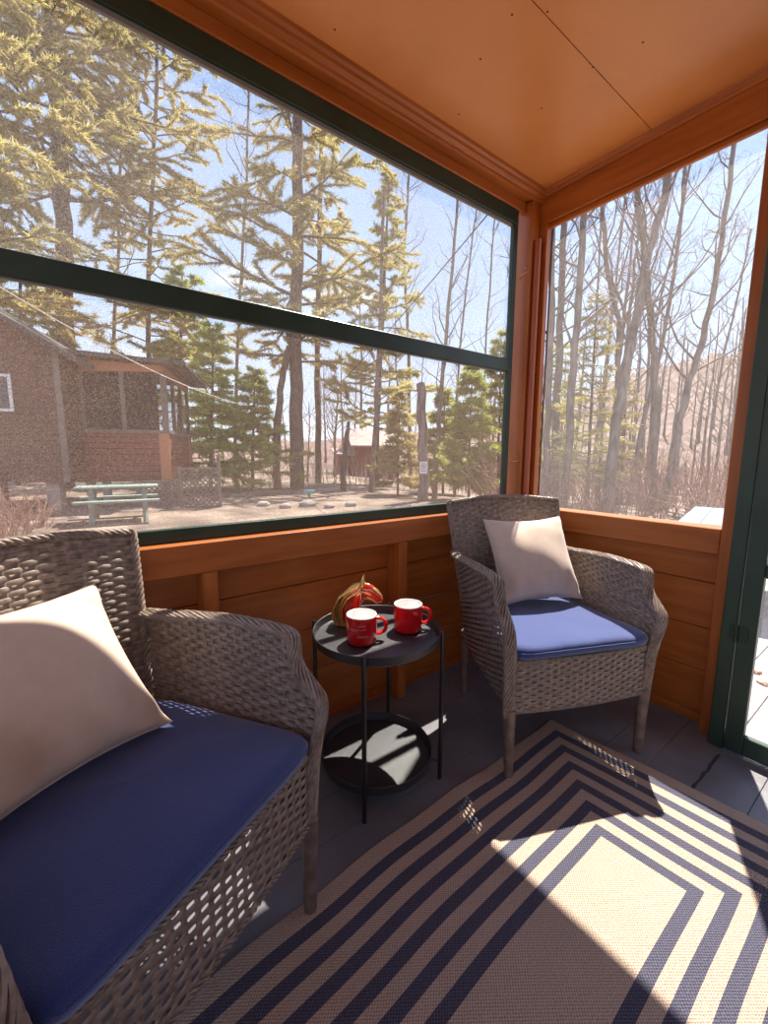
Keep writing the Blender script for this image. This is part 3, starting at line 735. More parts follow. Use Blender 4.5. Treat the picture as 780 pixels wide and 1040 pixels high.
# ---- trees
def mesh_from(name, V, Fn, k, mat, parent):
    me = bpy.data.meshes.new(name); nv = len(V); nf = len(Fn)
    me.vertices.add(nv); me.vertices.foreach_set('co', np.asarray(V, np.float32).ravel())
    me.loops.add(nf*k); me.loops.foreach_set('vertex_index', np.asarray(Fn, np.int32).ravel())
    me.polygons.add(nf); me.polygons.foreach_set('loop_start', np.arange(0, nf*k, k, dtype=np.int32))
    me.update(calc_edges=True); me.validate()
    o = bpy.data.objects.new(name, me); COL.objects.link(o); me.materials.append(mat); o.parent = parent
    return o
def leaves(C, D, ln, wd, R):
    """one slim triangle blade pair per centre"""
    C = np.asarray(C); n = len(C)
    d = np.asarray(D)+R.normal(0, .55, (n, 3)); d /= np.linalg.norm(d, axis=1)[:, None]
    u = np.cross(d, R.normal(0, 1, (n, 3))); u /= np.linalg.norm(u, axis=1)[:, None]
    l = ln*R.uniform(.6, 1.4, (n, 1)); w = wd*R.uniform(.6, 1.4, (n, 1))
    V = np.stack([C-u*w, C+u*w, C+d*l+u*w*.4, C+d*l-u*w*.4], 1).reshape(-1, 3)
    Fn = np.arange(n*4).reshape(n, 4); return V, Fn
def wig(p, d, L_, n, R, w, up=0.):
    pts = [np.array(p, float)]; d = np.array(d, float); d /= np.linalg.norm(d)
    for i in range(n):
        d = d+R.normal(0, w, 3)+np.array([0, 0, up]); d /= np.linalg.norm(d); pts.append(pts[-1]+d*L_/n)
    return pts
def along(path, t):
    i = t*(len(path)-1); k = min(int(i), len(path)-2); return path[k]+(path[k+1]-path[k])*(i-k), path[k+1]-path[k]
def root_for(name, label, cat, base, group=None):
    t = thing(name, label, cat, tuple(base), 0, group); return t
def bare_tree(label, trunk, r0, r1, nb=14, L0=2.6, start=.35, seed=0, mat='barkgrey', group=None, twig=3, name='bare_tree', upk=.10, sp=.75):
    """trunk: list of world points, bottom to top"""
    R = np.random.default_rng(seed+100); trunk = [np.array(p, float) for p in trunk]; base = trunk[0].copy()
    root = root_for(name, label, 'tree', base, group); T = [p-base for p in trunk]
    # densify with slight natural wobble
    Q = []
    for i in range(len(T)-1):
        for k in range(4): Q.append(T[i]+(T[i+1]-T[i])*k/4+(R.normal(0, r0*.18, 3) if (i or k) else 0))
    Q.append(T[-1]); n = len(Q)
    Q[0] = Q[0]-np.array([0, 0, .3])
    rr = [r0+(r1-r0)*(i/(n-1))**.8 for i in range(n)]; rr[0] *= 1.25
    mb = MB(); mb.tube(Q, rr, 9); mb.build('trunk', M[mat], root)
    mb = MB(); tw = MB()
    for b in range(nb):
        t = start+(1-start)*(b+R.uniform(0, 1))/nb; p, d = along(Q, min(t, .995)); az = R.uniform(0, 2*PI)
        d = d/np.linalg.norm(d); o = np.array([math.cos(az), math.sin(az), 0]); dd = d*(1-sp*.5)+o*sp
        L_ = L0*(1.25-.8*t)*R.uniform(.6, 1.3); rb = min((r0+(r1-r0)*t)*.40, .013*L_+.004)
        P = wig(p, dd, L_, 6, R, .16, upk); mb.tube(P, list(np.linspace(rb, rb*.25, 7)), 5, cap=False)
        for q in range(twig):
            tt = R.uniform(.25, 1); p2, d2 = along(P, tt); d2 = d2/np.linalg.norm(d2)+R.normal(0, .5, 3)+np.array([0, 0, .15])
            L2 = L_*R.uniform(.3, .6); P2 = wig(p2, d2, L2, 4, R, .2, .05); tw.tube(P2, list(np.linspace(rb*.35, rb*.10, 5)), 3, cap=False)
            for q2 in range(twig):
                p3, d3 = along(P2, R.uniform(.2, 1)); d3 = d3/np.linalg.norm(d3)+R.normal(0, .6, 3)
                P3 = wig(p3, d3, L2*R.uniform(.3, .7), 3, R, .25); tw.tube(P3, list(np.linspace(rb*.15, rb*.06, 4)), 3, cap=False)
    if nb:
        mb.build('branches', M[mat], root, angle=180)
        if twig: tw.build('twigs', M['twig'], root, angle=180)
    return root
def conifer(label, trunk, r0, r1, nb=40, spread=3., c0=.25, seed=0, mat='needle', mat2=None, dens=60, ln=.16, wd=.015, droop=-.02, top=.25, group=None, name='conifer_tree', bark='bark', cat='tree', sub=7, flat=.35):
    R = np.random.default_rng(seed+500); trunk = [np.array(p, float) for p in trunk]; base = trunk[0].copy()
    root = root_for(name, label, cat, base, group); T = [p-base for p in trunk]; Q = []
    for i in range(len(T)-1):
        for k in range(4): Q.append(T[i]+(T[i+1]-T[i])*k/4+(R.normal(0, r0*.12, 3) if (i or k) else 0))
    Q.append(T[-1]); n = len(Q); Q[0] = Q[0]-np.array([0, 0, .3])
    mb = MB(); mb.tube(Q, [r0+(r1-r0)*(i/(n-1)) for i in range(n)], 10); mb.build('trunk', M[bark], root)
    mb = MB(); C = []; D = []
    for b in range(nb):
        t = c0+(1-c0)*(b+R.uniform(0, 1))/nb; p, d = along(Q, min(t, .999)); az = b*2.4+R.uniform(-.4, .4)
        prof = (1-(t-c0)/(1-c0))*(1-top)+top
        L_ = spread*prof*R.uniform(.65, 1.25); o = np.array([math.cos(az), math.sin(az), R.uniform(-.05, .35)])
        P = wig(p, o, L_, 7, R, .10, droop); rb = max(.008, min(r0*.28, .015*L_+.006)); mb.tube(P, list(np.linspace(rb, rb*.2, 8)), 5, cap=False)
        for q in range(sub):
            tt = R.uniform(.15, 1); p2, d2 = along(P, tt); d2 = d2/np.linalg.norm(d2); side = np.cross(d2, [0, 0, 1])*(1 if q % 2 else -1)
            L2 = L_*(.5-.3*tt)*R.uniform(.6, 1.2)+.1; P2 = wig(p2, d2*.8+side*.8+np.array([0, 0, -.05]), L2, 4, R, .12, droop); mb.tube(P2, list(np.linspace(rb*.35, rb*.1, 5)), 3, cap=False)
            m_ = int(2.3*dens*L2/1.0)+4
            for k in range(m_):
                pp_, dd_ = along(P2, R.uniform(0.05, 1)); C.append(pp_+R.normal(0, .035, 3)*np.array([1, 1, flat])); D.append(dd_/np.linalg.norm(dd_))
        for k in range(int(dens*.5*L_)):
            pp_, dd_ = along(P, R.uniform(.35, 1)); C.append(pp_+R.normal(0, .03, 3)); D.append(dd_/np.linalg.norm(dd_))
    mb.build('branches', M[bark], root, angle=180)
    if C:
        C = np.array(C); D = np.array(D)
        if mat2:
            sel = R.random(len(C)) < .35
            V, Fn = leaves(C[~sel], D[~sel], ln, wd, R); mesh_from('needles', V, Fn, 4, M[mat], root)
            V, Fn = leaves(C[sel], D[sel], ln, wd, R); o = mesh_from('dry_needles', V, Fn, 4, M[mat2], root)
        else:
            V, Fn = leaves(C, D, ln, wd, R); mesh_from('needles', V, Fn, 4, M[mat], root)
    return root
def path_px(pts, depth, ext=None, lean=0):
    """pixel track of a trunk at a distance; its foot is set down on the ground"""
    P = [at(u, v, depth+lean*i) for i, (u, v) in enumerate(pts)]
    az = math.degrees(math.atan2(P[0][0], P[0][1])); r = math.hypot(P[0][0], P[0][1])
    g = hill_z(az, r); p0 = P[0].copy(); d = P[0]-P[1]; k = (g-P[0][2])/d[2] if abs(d[2]) > 1e-6 else 0
    k = max(min(k, 1.2), -.95); P[0] = P[0]+d*k; P[0][2] = g
    if ext:
        d = P[-1]-P[-2]; d /= np.linalg.norm(d); P.append(P[-1]+(d*.6+np.array([0, 0, .4]))*ext)
    return P

# left window: pines and mixed woods
conifer('huge pine rising behind the roof of the brown cabin', path_px([(66, 480), (66, 345), (66, 250), (62, 160), (54, 70), (50, 0)], 15.5, 5), .30, .20, nb=58, spread=5.2, c0=.42, seed=1, mat='needle', mat2='needlebr', dens=95, sub=10, ln=.16, wd=.011, name='pine_tree', top=.5, droop=-.035)
conifer('tall dark-trunked pine right of the middle of the big window', path_px([(302, 496), (301, 440), (300, 350), (302, 240), (303, 120)], 16, 6), .285, .17, nb=50, spread=4.0, c0=.36, seed=2, mat='needle', mat2='needlebr', dens=85, sub=9, ln=.16, wd=.011, name='pine_tree', top=.45, droop=-.03)
conifer('slim pine close behind the tall dark-trunked pine', path_px([(323, 492), (323, 420), (322, 350), (325, 250), (326, 160)], 19, 3), .15, .07, nb=26, spread=2.0, c0=.42, seed=3, mat='needlebr', mat2='needle', dens=60, name='pine_tree', top=.3)
conifer('olive conifer filling the upper left of the big window', path_px([(-60, 500), (-58, 380), (-50, 250), (-40, 100)], 11.5, 4), .20, .12, nb=44, spread=3.6, c0=.30, seed=4, mat='needle', mat2='needlebr', dens=85, sub=9, top=.6, droop=-.04, name='pine_tree')
conifer('pine with sparse drooping boughs between the two tallest pines', path_px([(152, 492), (152, 400), (150, 300), (156, 170), (160, 60)], 19, 3), .12, .06, nb=64, spread=4.0, c0=.25, seed=5, mat='needle', mat2='needlebr', dens=80, name='pine_tree', top=.5, droop=-.02)
conifer('pale yellow-green pointed conifer in front of the blue sky', path_px([(383, 492), (383, 430), (388, 340), (392, 250), (396, 172)], 19), .12, .03, nb=70, spread=2.7, c0=.22, seed=6, mat='needlebr', mat2='needleb', dens=60, name='conifer_tree', top=.06, droop=.0)
conifer('bushy bright green young conifer beside the cabin porch', path_px([(214, 494), (214, 450), (216, 395), (216, 330)], 15), .08, .02, nb=60, spread=2.0, c0=.08, seed=7, mat='needleb', mat2='needleb', dens=50, name='young_conifer', top=.15)
conifer('bushy green young conifer left of the tall dark trunk', path_px([(256, 494), (257, 450), (258, 410), (259, 375)], 15.5), .07, .02, nb=52, spread=1.7, c0=.10, seed=8, mat='needleb', mat2='needle', dens=50, name='young_conifer', top=.15)
conifer('bright green conifer behind the porch roof of the brown cabin', path_px([(182, 480), (182, 400), (184, 330), (185, 275)], 18), .10, .03, nb=52, spread=2.6, c0=.2, seed=9, mat='needleb', mat2='needle', dens=75, name='young_conifer', top=.2)
conifer('dark green conifer behind the cabin roof, left of the huge pine', path_px([(18, 480), (18, 380), (20, 320), (22, 250)], 17), .10, .04, nb=48, spread=2.6, c0=.2, seed=10, mat='needleb', mat2='needle', dens=75, name='young_conifer', top=.2)
conifer('small olive conifer in front of the red roofed house', path_px([(404, 500), (404, 470), (405, 435), (406, 400)], 14), .04, .012, nb=34, spread=.9, c0=.1, seed=11, mat='needlebr', mat2='needle', dens=60, name='young_conifer', top=.15)
conifer('slim green conifer just left of the corner post, nearer one', path_px([(476, 506), (476, 470), (478, 420), (480, 370)], 12.5), .045, .012, nb=46, spread=1.05, c0=.1, seed=12, mat='needleb', mat2='needle', dens=75, name='young_conifer', top=.15)
conifer('green conifer right beside the green window stile', path_px([(506, 506), (506, 460), (508, 400), (509, 340)], 14), .06, .015, nb=50, spread=1.3, c0=.1, seed=13, mat='needle', mat2='needleb', dens=70, name='young_conifer', top=.15)
conifer('short green conifer between the broken trunk and the corner', path_px([(450, 500), (450, 470), (451, 430), (452, 395)], 16), .05, .015, nb=44, spread=1.1, c0=.1, seed=14, mat='needle', mat2='needleb', dens=65, name='young_conifer', top=.15)
bare_tree('leaning dead stub against the tall dark pine', path_px([(282, 494), (281, 430), (287, 385), (294, 352)], 15.5), .14, .11, nb=0, seed=20, mat='bark', name='dead_trunk')
bare_tree('short dark dead snag right of the slim pine', path_px([(348, 500), (350, 465), (354, 428)], 15), .11, .06, nb=0, seed=21, mat='bark', name='dead_trunk')
snag = bare_tree('broken-topped thick trunk with a small white notice nailed on it', path_px([(430, 506), (430, 470), (428, 430), (427, 390)], 12), .155, .13, nb=0, seed=22, mat='barkgrey', name='dead_trunk')
bare_tree('bare tree with straight trunk between the snag and the broken trunk', path_px([(377, 498), (381, 440), (384, 370), (388, 270), (390, 190)], 15), .10, .05, nb=20, L0=1.8, seed=23)
bare_tree('bare tree close right of the broken-topped trunk', path_px([(441, 505), (445, 440), (450, 370), (458, 290), (465, 200)], 13), .085, .04, nb=22, L0=1.7, seed=24)
bare_tree('thin bare tree left of the corner post, leaning right', path_px([(462, 505), (462, 430), (468, 340), (480, 240), (486, 200)], 14.5), .05, .02, nb=22, L0=1.5, seed=25)
bare_tree('thin upright bare tree against the cloud near the corner', path_px([(488, 505), (490, 430), (494, 340), (500, 250), (503, 215)], 15), .05, .02, nb=20, L0=1.3, seed=26)
bare_tree('pale bare tree standing in the gap of blue sky, crown like a fan', path_px([(340, 490), (340, 450), (342, 420), (344, 395)], 24), .09, .04, nb=26, L0=2.4, seed=27, start=.2, twig=4, upk=.2)
bare_tree('small bare sapling left of the dead snag', path_px([(312, 500), (313, 470), (314, 440), (314, 410)], 20), .05, .02, nb=16, L0=1.3, seed=28)
bare_tree('bare tree rising through the foliage near the top of the big window', path_px([(112, 480), (112, 380), (118, 300), (122, 200), (124, 100)], 20, 3), .10, .05, nb=30, L0=3.0, seed=29)
bare_tree('bare tree with crooked boughs left of the tall dark pine', path_px([(238, 492), (240, 400), (244, 300), (250, 200), (252, 110)], 19, 2), .09, .04, nb=30, L0=3.2, seed=30, sp=1.0)
bare_tree('broad bare tree behind the pointed pale conifer', path_px([(418, 498), (416, 430), (414, 340), (410, 260), (414, 200)], 22, 2), .11, .05, nb=26, L0=2.6, seed=31)
# right window: bare woods
RT = [
 ('bare tree hard against the left edge of the corner window', [(553, 512), (556, 420), (560, 330), (561, 246), (563, 160)], 11, .10, .06),
 ('second bare tree from the corner post, twin of the first', [(560, 512), (566, 400), (570, 310), (572, 231), (574, 140)], 11.8, .115, .07),
 ('straight bare tree third from the corner post', [(573, 512), (579, 420), (586, 330), (593, 225), (598, 130)], 10.5, .105, .065),
 ('curving bare tree forking over the small spruce', [(622, 512), (627, 400), (628, 325), (617, 275), (612, 216), (612, 140)], 13, .09, .05),
 ('thickest leaning bare tree in the middle of the corner window', [(616, 520), (625, 440), (634, 380), (645, 330), (656, 268), (672, 215), (682, 150)], 10, .125, .08),
 ('bare tree crossing the thick leaning trunk', [(663, 524), (664, 440), (664, 360), (658, 300), (653, 245), (645, 180), (646, 100)], 10.8, .10, .06),
 ('bare tree bending right above the hill ridge', [(636, 520), (655, 420), (668, 370), (680, 310), (690, 240), (696, 170)], 12, .065, .04),
 ('pale bare tree with wide boughs near the right of the corner window', [(672, 520), (688, 440), (700, 385), (714, 345), (728, 280), (735, 230)], 10.5, .10, .05),
 ('slender bare tree right of the thick leaning one', [(648, 520), (652, 440), (660, 360), (672, 300), (690, 226)], 14.5, .06, .03),
 ('thin bare tree left of the small spruce', [(597, 512), (600, 420), (606, 320), (610, 230)], 15, .05, .025),
 ('thin bare tree rising from behind the small spruce', [(607, 512), (612, 420), (622, 320), (634, 210)], 16, .06, .03),
 ('faint slender tree at the far right of the corner window', [(716, 520), (722, 440), (735, 360), (752, 290)], 15, .055, .025),
]
for i, (lab, pts, dep, r0, r1) in enumerate(RT):
    bare_tree(lab, path_px(pts, dep, 2.0), r0, r1, nb=22, L0=2.3, seed=50+i, start=.30, twig=4, upk=.12, sp=.8)
conifer('small grey-green spruce in the left of the corner window', path_px([(596, 514), (598, 460), (602, 380), (606, 300)], 11), .05, .012, nb=60, spread=1.25, c0=.12, seed=81, mat='needle', mat2='needlebr', dens=17, wd=.010, ln=.12, name='spruce_tree', top=.08)
conifer('sparse spruce at the left edge of the corner window', path_px([(566, 514), (566, 460), (568, 400), (570, 345)], 12.5), .05, .012, nb=44, spread=1.1, c0=.15, seed=82, mat='needle', mat2='needleb', dens=20, wd=.010, ln=.12, name='spruce_tree', top=.08)
conifer('low spruce beside the thick leaning tree', path_px([(632, 516), (632, 470), (634, 420), (636, 385)], 14), .05, .012, nb=34, spread=1.0, c0=.3, seed=83, mat='needlebr', mat2='needle', dens=16, wd=.010, ln=.12, name='spruce_tree', top=.08)
# distant woods: countless look-alikes, each a tree of its own
protos = []
for s in range(4):
    hgt = 9+s*1.3; lean = (s-1.5)*.25
    p = bare_tree('distant bare tree on the brown hillside seen through the corner window', [(0, 0, 0), (lean*.3, 0, hgt*.35), (lean, .1, hgt*.7), (lean*1.4, 0, hgt)], .13, .03, nb=15, L0=2.6, seed=200+s, start=.3, twig=2, group='bare trees on the hillside')
    protos.append(p)
cnt = 0
for k in range(96):
    az = 50+28*((k*.618034) % 1)+rng.uniform(-.5, .5) if k < 64 else -6+54*((k*.618034) % 1)+rng.uniform(-.5, .5)
    r = 20+42*rng.random()**.9
    if k >= 64: r = 30+30*rng.random()
    o = protos[k] if k < 4 else copy_tree(protos[k % 4])
    s = rng.uniform(.7, 1.15)
    o.location = (r*math.sin(math.radians(az)), r*math.cos(math.radians(az)), hill_z(az, r)-.1); o.rotation_euler = (0, 0, rng.uniform(0, 6.28)); o.scale = (s, s, s)
    if k >= 64: o['label'] = 'distant bare tree in the woods seen through the big left window'; o['group'] = 'bare trees beyond the cabins'

# ---- brown cabin
ang = math.radians(21); A_ax = np.array([math.cos(ang), -math.sin(ang), 0]); B_ax = np.array([math.sin(ang), math.cos(ang), 0])
CB = at(171, 440, 10.6); CB[2] = GZ
def face(u, v, yoff=0):
    """photo pixel on the cabin's front plane -> (along the front, height above ground)"""
    w = ray(u, v); o = CB+B_ax*yoff; t = ((o-CO)@B_ax)/(w@B_ax); p = CO+t*w-CB; return float(p@A_ax), float(p[2])
def side(u, v):
    w = ray(u, v); t = ((CB-CO)@A_ax)/(w@A_ax); p = CO+t*w-CB; return float(p@B_ax), float(p[2])
cab = thing('cabin', 'brown cabin with a dark screened porch at the left of the big window', 'cabin', tuple(CB), -ang)
z_scr = face(171, 438)[1]; z_sid = face(160, 486)[1]; z_top = face(169, 378)[1]; z_rf = face(171, 371)[1]
xL = face(66, 440)[0]; Bl = min(3.2, max(1.2, abs(side(196, 440)[0])))
MBX = lambda nm, mt, *a: MB().box(*a).build(nm, M[mt], cab, smooth=False)
MBX('porch_wall', 'siding2', xL, -.09, .0, .10, z_sid, z_scr-.06)
MBX('porch_wall', 'siding2', -.10, .0, .10, Bl, z_sid, z_scr-.06)
MBX('corner_board', 'cabinfascia', -.22, .02, -.03, .0, z_sid-.05, z_scr-.06)
MBX('corner_board', 'cabinfascia', .0, .03, Bl-.35, Bl, z_sid+.3, z_scr-.06)
MBX('rail', 'lattice', xL, .04, -.05, .10, z_scr-.06, z_scr+.02)
MBX('rail', 'lattice', -.10, .05, .10, Bl, z_scr-.06, z_scr+.02)
for u in (83, 125, 166): 
    x = face(u, 410)[0]; MBX('porch_post', 'lattice', x-.045, x+.045, -.02, .07, z_scr+.02, z_rf+.1)
MBX('porch_post', 'lattice', -.06, .02, -.03, .06, z_scr+.02, z_rf-.02)
for q in (.33, .66, 1.): MBX('porch_post', 'lattice', -.08, .01, Bl*q-.08, Bl*q, z_scr+.02, z_rf-.05)
mb = MB(); z0, z1 = z_top, z_rf
xa = xL-.4; za = face(77, 361)[1]
mb.prism([(xL, face(77, 377)[1]), (.0, z_top), (.0, z_rf-.03), (xL, za-.05)], 'y', -.03, .03); mb.build('fascia_beam', M['cabinfascia'], cab, smooth=False)
MBX('fascia_beam', 'cabinfascia', -.06, .02, .03, Bl, z_rf-.25, z_rf-.05)
sl = (za-z_rf)/(-xL)
mb = MB(); mb.prism([(xa, z_rf-sl*xa-.02), (.55, z_rf-sl*.55-.02), (.55, z_rf-sl*.55+.07), (xa, z_rf-sl*xa+.09)], 'y', -.35, Bl+.3); mb.build('porch_roof', M['roof'], cab, smooth=False)
o = MB().add([(xL, .02, z_scr), (-.0, .02, z_scr), (-.0, .02, z_rf), (xL, .02, za)], [(0, 1, 2, 3)]).build('porch_screen', M['screenD'], cab, smooth=False)
o = MB().add([(-.02, .0, z_scr), (-.02, Bl, z_scr), (-.02, Bl, z_rf), (-.02, .0, z_rf)], [(0, 1, 2, 3)]).build('porch_screen', M['screenD'], cab, smooth=False)
MBX('inner_wall', 'siding', xL, -.9, Bl, Bl+.08, z_sid, za)
MBX('porch_floor', 'lattice', xL, -.1, .1, Bl, z_sid-.08, z_sid)
for x in (xL+.3, -1.6, -.2): MBX('foundation_pier', 'stone', x, x+.16, .1, .26, 0, z_sid)
yo = -1.0
mx_, _ = face(66, 440, yo); g0 = face(0, 323, yo); g1 = face(60, 358, yo); zb = face(66, 490, yo)[1]; slope = (g1[1]-g0[1])/(g1[0]-g0[0]); xfar = mx_-5.0
zt = lambda x: g1[1]+slope*(x-g1[0])
mb = MB(); mb.prism([(xfar, zb), (mx_, zb), (mx_, zt(mx_)), (xfar, zt(xfar))], 'y', yo, yo+3.2); mb.build('main_wall', M['siding'], cab, smooth=False)
mb = MB(); mb.prism([(xfar, zt(xfar)+.01), (mx_+.35, zt(mx_+.35)+.01), (mx_+.35, zt(mx_+.35)+.12), (xfar, zt(xfar)+.12)], 'y', yo-.3, yo+3.5); mb.build('main_roof', M['roof'], cab, smooth=False)
MBX('corner_board', 'lattice', mx_-.10, mx_+.02, yo-.02, yo+.0, zb, zt(mx_)-.02)
wx0, wz0 = face(-30, 414, yo); wx1, wz1 = face(11, 383, yo)
fr = MB(); fr.box(wx0, wx1, yo-.03, yo-.001, wz0-.06, wz0); fr.box(wx0, wx1, yo-.03, yo-.001, wz1, wz1+.06); fr.box(wx1-.06, wx1, yo-.03, yo-.001, wz0, wz1); fr.box(wx0, wx0+.06, yo-.03, yo-.001, wz0, wz1)
wf = fr.build('window', M['white'], cab, smooth=False)
MB().box(wx0+.06, wx1-.06, yo-.015, yo-.001, wz0, wz1).build('pane', pm('dim_glass', (.05, .06, .065), .1), wf, smooth=False)
for x in (mx_-.5, mx_-1.6, mx_-2.8): MBX('foundation_pier', 'stone', x, x+.25, yo+.1, yo+.4, 0, zb)
def lattice(lab, u0, u1, v0, v1, depth, rz=-ang, posts=True):
    p0 = at(u0, v1, depth); p1 = at(u1, v1, depth); w_ = abs((p1-p0)@A_ax); zt_ = at(u0, v0, depth)[2]; h = zt_-GZ
    t = thing('lattice_panel', lab, 'lattice', (p0[0], p0[1], GZ), rz)
    mb = MB(); s = .12
    for sg, yv in ((1, 0), (-1, .012)):
        k = -h
        while k < w_+h:
            # clip a diagonal to the panel
            a0 = k; pts = []
            for zz in (0.02, h-.04):
                x = a0+zz if sg > 0 else a0-zz+h
                pts.append((x, zz))
            (xa_, za_), (xb_, zb_) = pts
            def cl(x, other):
                return min(max(x, 0), w_)
            if max(xa_, xb_) > 0 and min(xa_, xb_) < w_:
                za2 = za_+(cl(xa_, 0)-xa_)*((zb_-za_)/(xb_-xa_)); zb2 = zb_+(cl(xb_, 0)-xb_)*((zb_-za_)/(xb_-xa_))
                mb.tube([(cl(xa_, 0), yv, za2), (cl(xb_, 0), yv, zb2)], .018, 4, ry=.005)
            k += s
    mb.build('slats', M['lattice'], t, smooth=False)
    mb = MB(); mb.box(-.04, w_+.04, -.03, .04, h-.05, h); mb.box(-.04, w_+.04, -.03, .04, .0, .05); mb.box(-.05, .02, -.035, .045, 0, h+.02); mb.box(w_-.02, w_+.05, -.035, .045, 0, h+(.30 if posts else .02))
    mb.build('frame', M['lattice'], t, smooth=False)
lattice('lattice skirt under the red-brown corner of the cabin porch', 142, 180, 488, 510, 10.2, posts=False)
lattice('taller lattice railing panel with a post, right of the cabin porch', 185, 222, 475, 510, 10.0)

def picnic_table(lab, loc, rz, L_, W, top_h, mat):
    t = thing('picnic_table', lab, 'table', tuple(loc), rz)
    mb = MB(); n = 5; pw = W/n
    for k in range(n): mb.box(-L_/2, L_/2, -W/2+k*pw, -W/2+(k+1)*pw, top_h-.035, top_h, b=.004)
    mb.build('tabletop', M[mat], t, smooth=False)
    for sg in (-1, 1):
        mb = MB()
        for k in range(2): mb.box(-L_/2, L_/2, sg*(W/2+.22)-.12+k*.12, sg*(W/2+.22)-.0005+k*.12, .40, .435)
        mb.build('bench', M[mat], t, smooth=False)
        x = sg*(L_/2-.25)
        lg = MB()
        for s2 in (-1, 1): lg.tube([(x, s2*(W/2+.16), 0), (x, s2*.18, top_h-.04)], .045, 4, ry=.02)
        lg.box(x-.02, x+.02, -W/2-.34, W/2+.34, .33, .40); lg.box(x-.02, x+.02, -W/2+.03, W/2-.03, top_h-.11, top_h-.036)
        lg.build('leg_frame', M[mat], t, smooth=False)
    return t
p = at(120, 493, 8.1)
picnic_table('pale green picnic table in front of the brown cabin', (p[0], p[1], GZ), -ang+.25, 1.35, .62, p[2]-GZ, 'tabletop')
p = at(752, 520, 3.5)
t = picnic_table('pale blue outdoor table on the deck, at the lower right of the corner window', (p[0], p[1], -.02), math.radians(12), 1.3, .72, .66, 'tableblue')

# ---- red house with pinkish roof, far off
rc = thing('house', 'small distant red-brown house with a pinkish roof behind the bare trunks', 'house', (0, 0, 0), 0)
P0 = at(380, 498, 28); rc.location = (P0[0], P0[1], GZ-.3); rc.rotation_euler = (0, 0, math.radians(-24))
h_ = MB(); h_.box(-1.3, 1.7, 0, 4, 0, 2.1); h_.build('wall', M['siding2'], rc, smooth=False)
h_ = MB(); h_.box(-2.3, -1.301, .4, 3, 0, 1.5); h_.build('annex_wall', M['siding2'], rc, smooth=False)
h_ = MB(); h_.prism([(-.35, 2.05), (-.35, 2.15), (2.0, 3.35), (4.35, 2.15), (4.35, 2.05), (2.0, 3.2)], 'x', -1.6, 2.0); h_.build('roof', M['metalroof'], rc, smooth=False)
h_ = MB(); h_.prism([(0, 1.5), (0, 1.6), (3.2, 2.0), (3.2, 1.9)], 'x', -2.6, -1.302); h_.build('annex_roof', M['metalroof'], rc, smooth=False)
h_ = MB(); h_.box(.1, .8, -.04, -.001, .9, 1.6); h_.build('window', M['dark_in'], rc, smooth=False)
# notice on the broken trunk
p = at(430, 475, 11.8)
t = thing('notice', 'small white notice fixed to the broken-topped trunk', 'notice', tuple(p), math.radians(-38))
MB().box(-.11, .11, -.006, .006, -.17, .17).build('board', M['white'], t, smooth=False)
mb = MB()
for k in range(4): mb.box(-.075, .075, -.009, -.0062, .10-k*.065, .115-k*.065)
mb.build('lettering', M['dark_in'], t, smooth=False)
# teal box on a stand, rocks, shrub
p = at(314, 505, 12.5)
t = thing('utility_box', 'small teal box on a short post by the foot of the pines', 'box', (p[0], p[1], GZ), math.radians(-20))
MB().box(-.16, .16, -.1, .1, max(.12, p[2]-GZ-.1), p[2]-GZ+.22, b=.01).build('box', pm('teal_paint', (.08, .38, .36), .5), t, smooth=False)
MB().box(-.03, .03, -.03, .03, -.1, max(.12, p[2]-GZ-.1)).build('post', M['lattice'], t, smooth=False)
ROCK = ['pale fieldstone at the left end of the row by the pines', 'pale fieldstone second in the row by the pines', 'larger pale fieldstone mid-row by the pines', 'pale fieldstone fourth in the row by the pines', 'pale fieldstone at the right end of the row by the pines']
for k in range(5):
    p = onz(268+k*22, 514+2*(k % 2), GZ); R = np.random.default_rng(300+k); mb = MB(); n = 12; P = []
    r_ = .10+.04*(k == 2)+R.uniform(0, .04)
    for i in range(9):
        th = PI*i/8; row = []
        for j in range(n+1):
            a = 2*PI*(j % n)/n; q = 1+.12*math.sin(3*a+k)*math.sin(th)+.08*math.sin(5*th+k+2*a)
            row.append((p[0]+r_*1.3*q*math.sin(th)*math.cos(a), p[1]+r_*q*math.sin(th)*math.sin(a), GZ+.04+r_*.7*q*math.cos(th)))
        P.append(row)
    mb.grid(P); tag(mb.build('rock', M['stone'], angle=60), ROCK[k], 'rock', 'fieldstones in a row')
def twiggy(lab, u, depth, hgt, n, seed, mat='twigred'):
    p = at(u, 520, depth); R = np.random.default_rng(seed); t = thing('twiggy_shrub', lab, 'shrub', (p[0], p[1], GZ)); mb = MB()
    for k in range(n):
        a = R.uniform(0, 2*PI); r = R.uniform(0, .25); d = np.array([math.cos(a)*.35, math.sin(a)*.35, 1])
        P = wig((math.cos(a)*r, math.sin(a)*r, -.05), d, hgt*R.uniform(.5, 1.1), 5, R, .18); mb.tube(P, list(np.linspace(.009, .003, 6)), 4, cap=False)
        for q in range(4):
            p2, d2 = along(P, R.uniform(.3, 1)); P2 = wig(p2, d2/np.linalg.norm(d2)+R.normal(0, .6, 3), hgt*.25, 3, R, .2); mb.tube(P2, [.004, .003, .002, .0015], 3, cap=False)
    mb.build('stems', M[mat], t, angle=180); return t
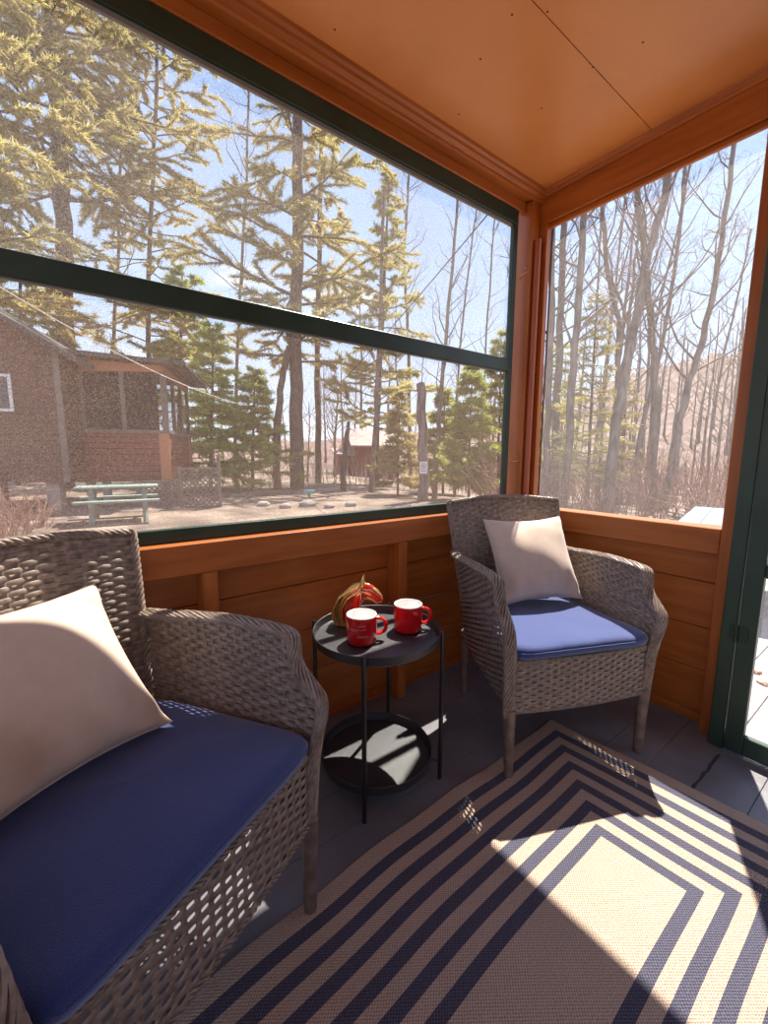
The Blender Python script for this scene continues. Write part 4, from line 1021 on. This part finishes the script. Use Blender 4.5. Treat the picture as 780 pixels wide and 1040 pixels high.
M['twigred'] = pm('reddish_twigs', (.26, .13, .09), .9, (.40, .24, .18), 3)
twiggy('reddish bare shrub at the lower left edge of the big window', 6, 6.5, 1.0, 46, 400)
twiggy('smaller reddish bare shrub next to the left picnic table', 34, 7.2, .7, 30, 401)
# understory brush on the slope below the corner window (many stems nobody could count)
R = np.random.default_rng(5); mb = MB()
for k in range(1500):
    az = R.uniform(50, 82); r = R.uniform(9, 26); z = hill_z(az, r)
    P = wig((r*math.sin(math.radians(az)), r*math.cos(math.radians(az)), z-.1), (R.normal(0, .25), R.normal(0, .25), 1), R.uniform(.5, 2.0)*(.5+r/26), 4, R, .14)
    mb.tube(P, [.014, .011, .008, .006, .003], 3, cap=False)
    for q in range(2):
        p2, d2 = along(P, R.uniform(.3, .9)); mb.tube(wig(p2, d2/np.linalg.norm(d2)+R.normal(0, .6, 3), .6, 2, R, .2), [.006, .004, .002], 3, cap=False)
tag(mb.build('brush', M['twigred'], angle=180), 'tangle of thin brown brush on the slope outside the corner window', 'brush', kind='stuff')
mb = MB()
for k in range(500):
    az = R.uniform(14, 50); r = R.uniform(17, 30); z = hill_z(az, r)
    P = wig((r*math.sin(math.radians(az)), r*math.cos(math.radians(az)), z-.1), (R.normal(0, .2), R.normal(0, .2), 1), R.uniform(.6, 2.2), 4, R, .12)
    mb.tube(P, [.016, .012, .009, .006, .004], 3, cap=False)
tag(mb.build('brush', M['twig'], angle=180), 'thin grey saplings under the pines outside the big left window', 'brush', kind='stuff')
# rope and cable
a = at(-60, 255, 5.0); b = at(250, 412, 12)
pts = [a+(b-a)*t+np.array([0, 0, -.25*4*t*(1-t)]) for t in np.linspace(0, 1, 24)]
tag(MB().tube(pts, .010, 6).build('rope', M['wire']), 'pale rope running from upper left down past the brown cabin roof', 'rope')
a = at(520, 188, 6); b = at(300, 430, 22)
pts = [a+(b-a)*t+np.array([0, 0, -.3*4*t*(1-t)]) for t in np.linspace(0, 1, 24)]
tag(MB().tube(pts, .010, 6).build('cable', M['darkwire']), 'dark cable slanting across the sky near the corner post', 'cable')
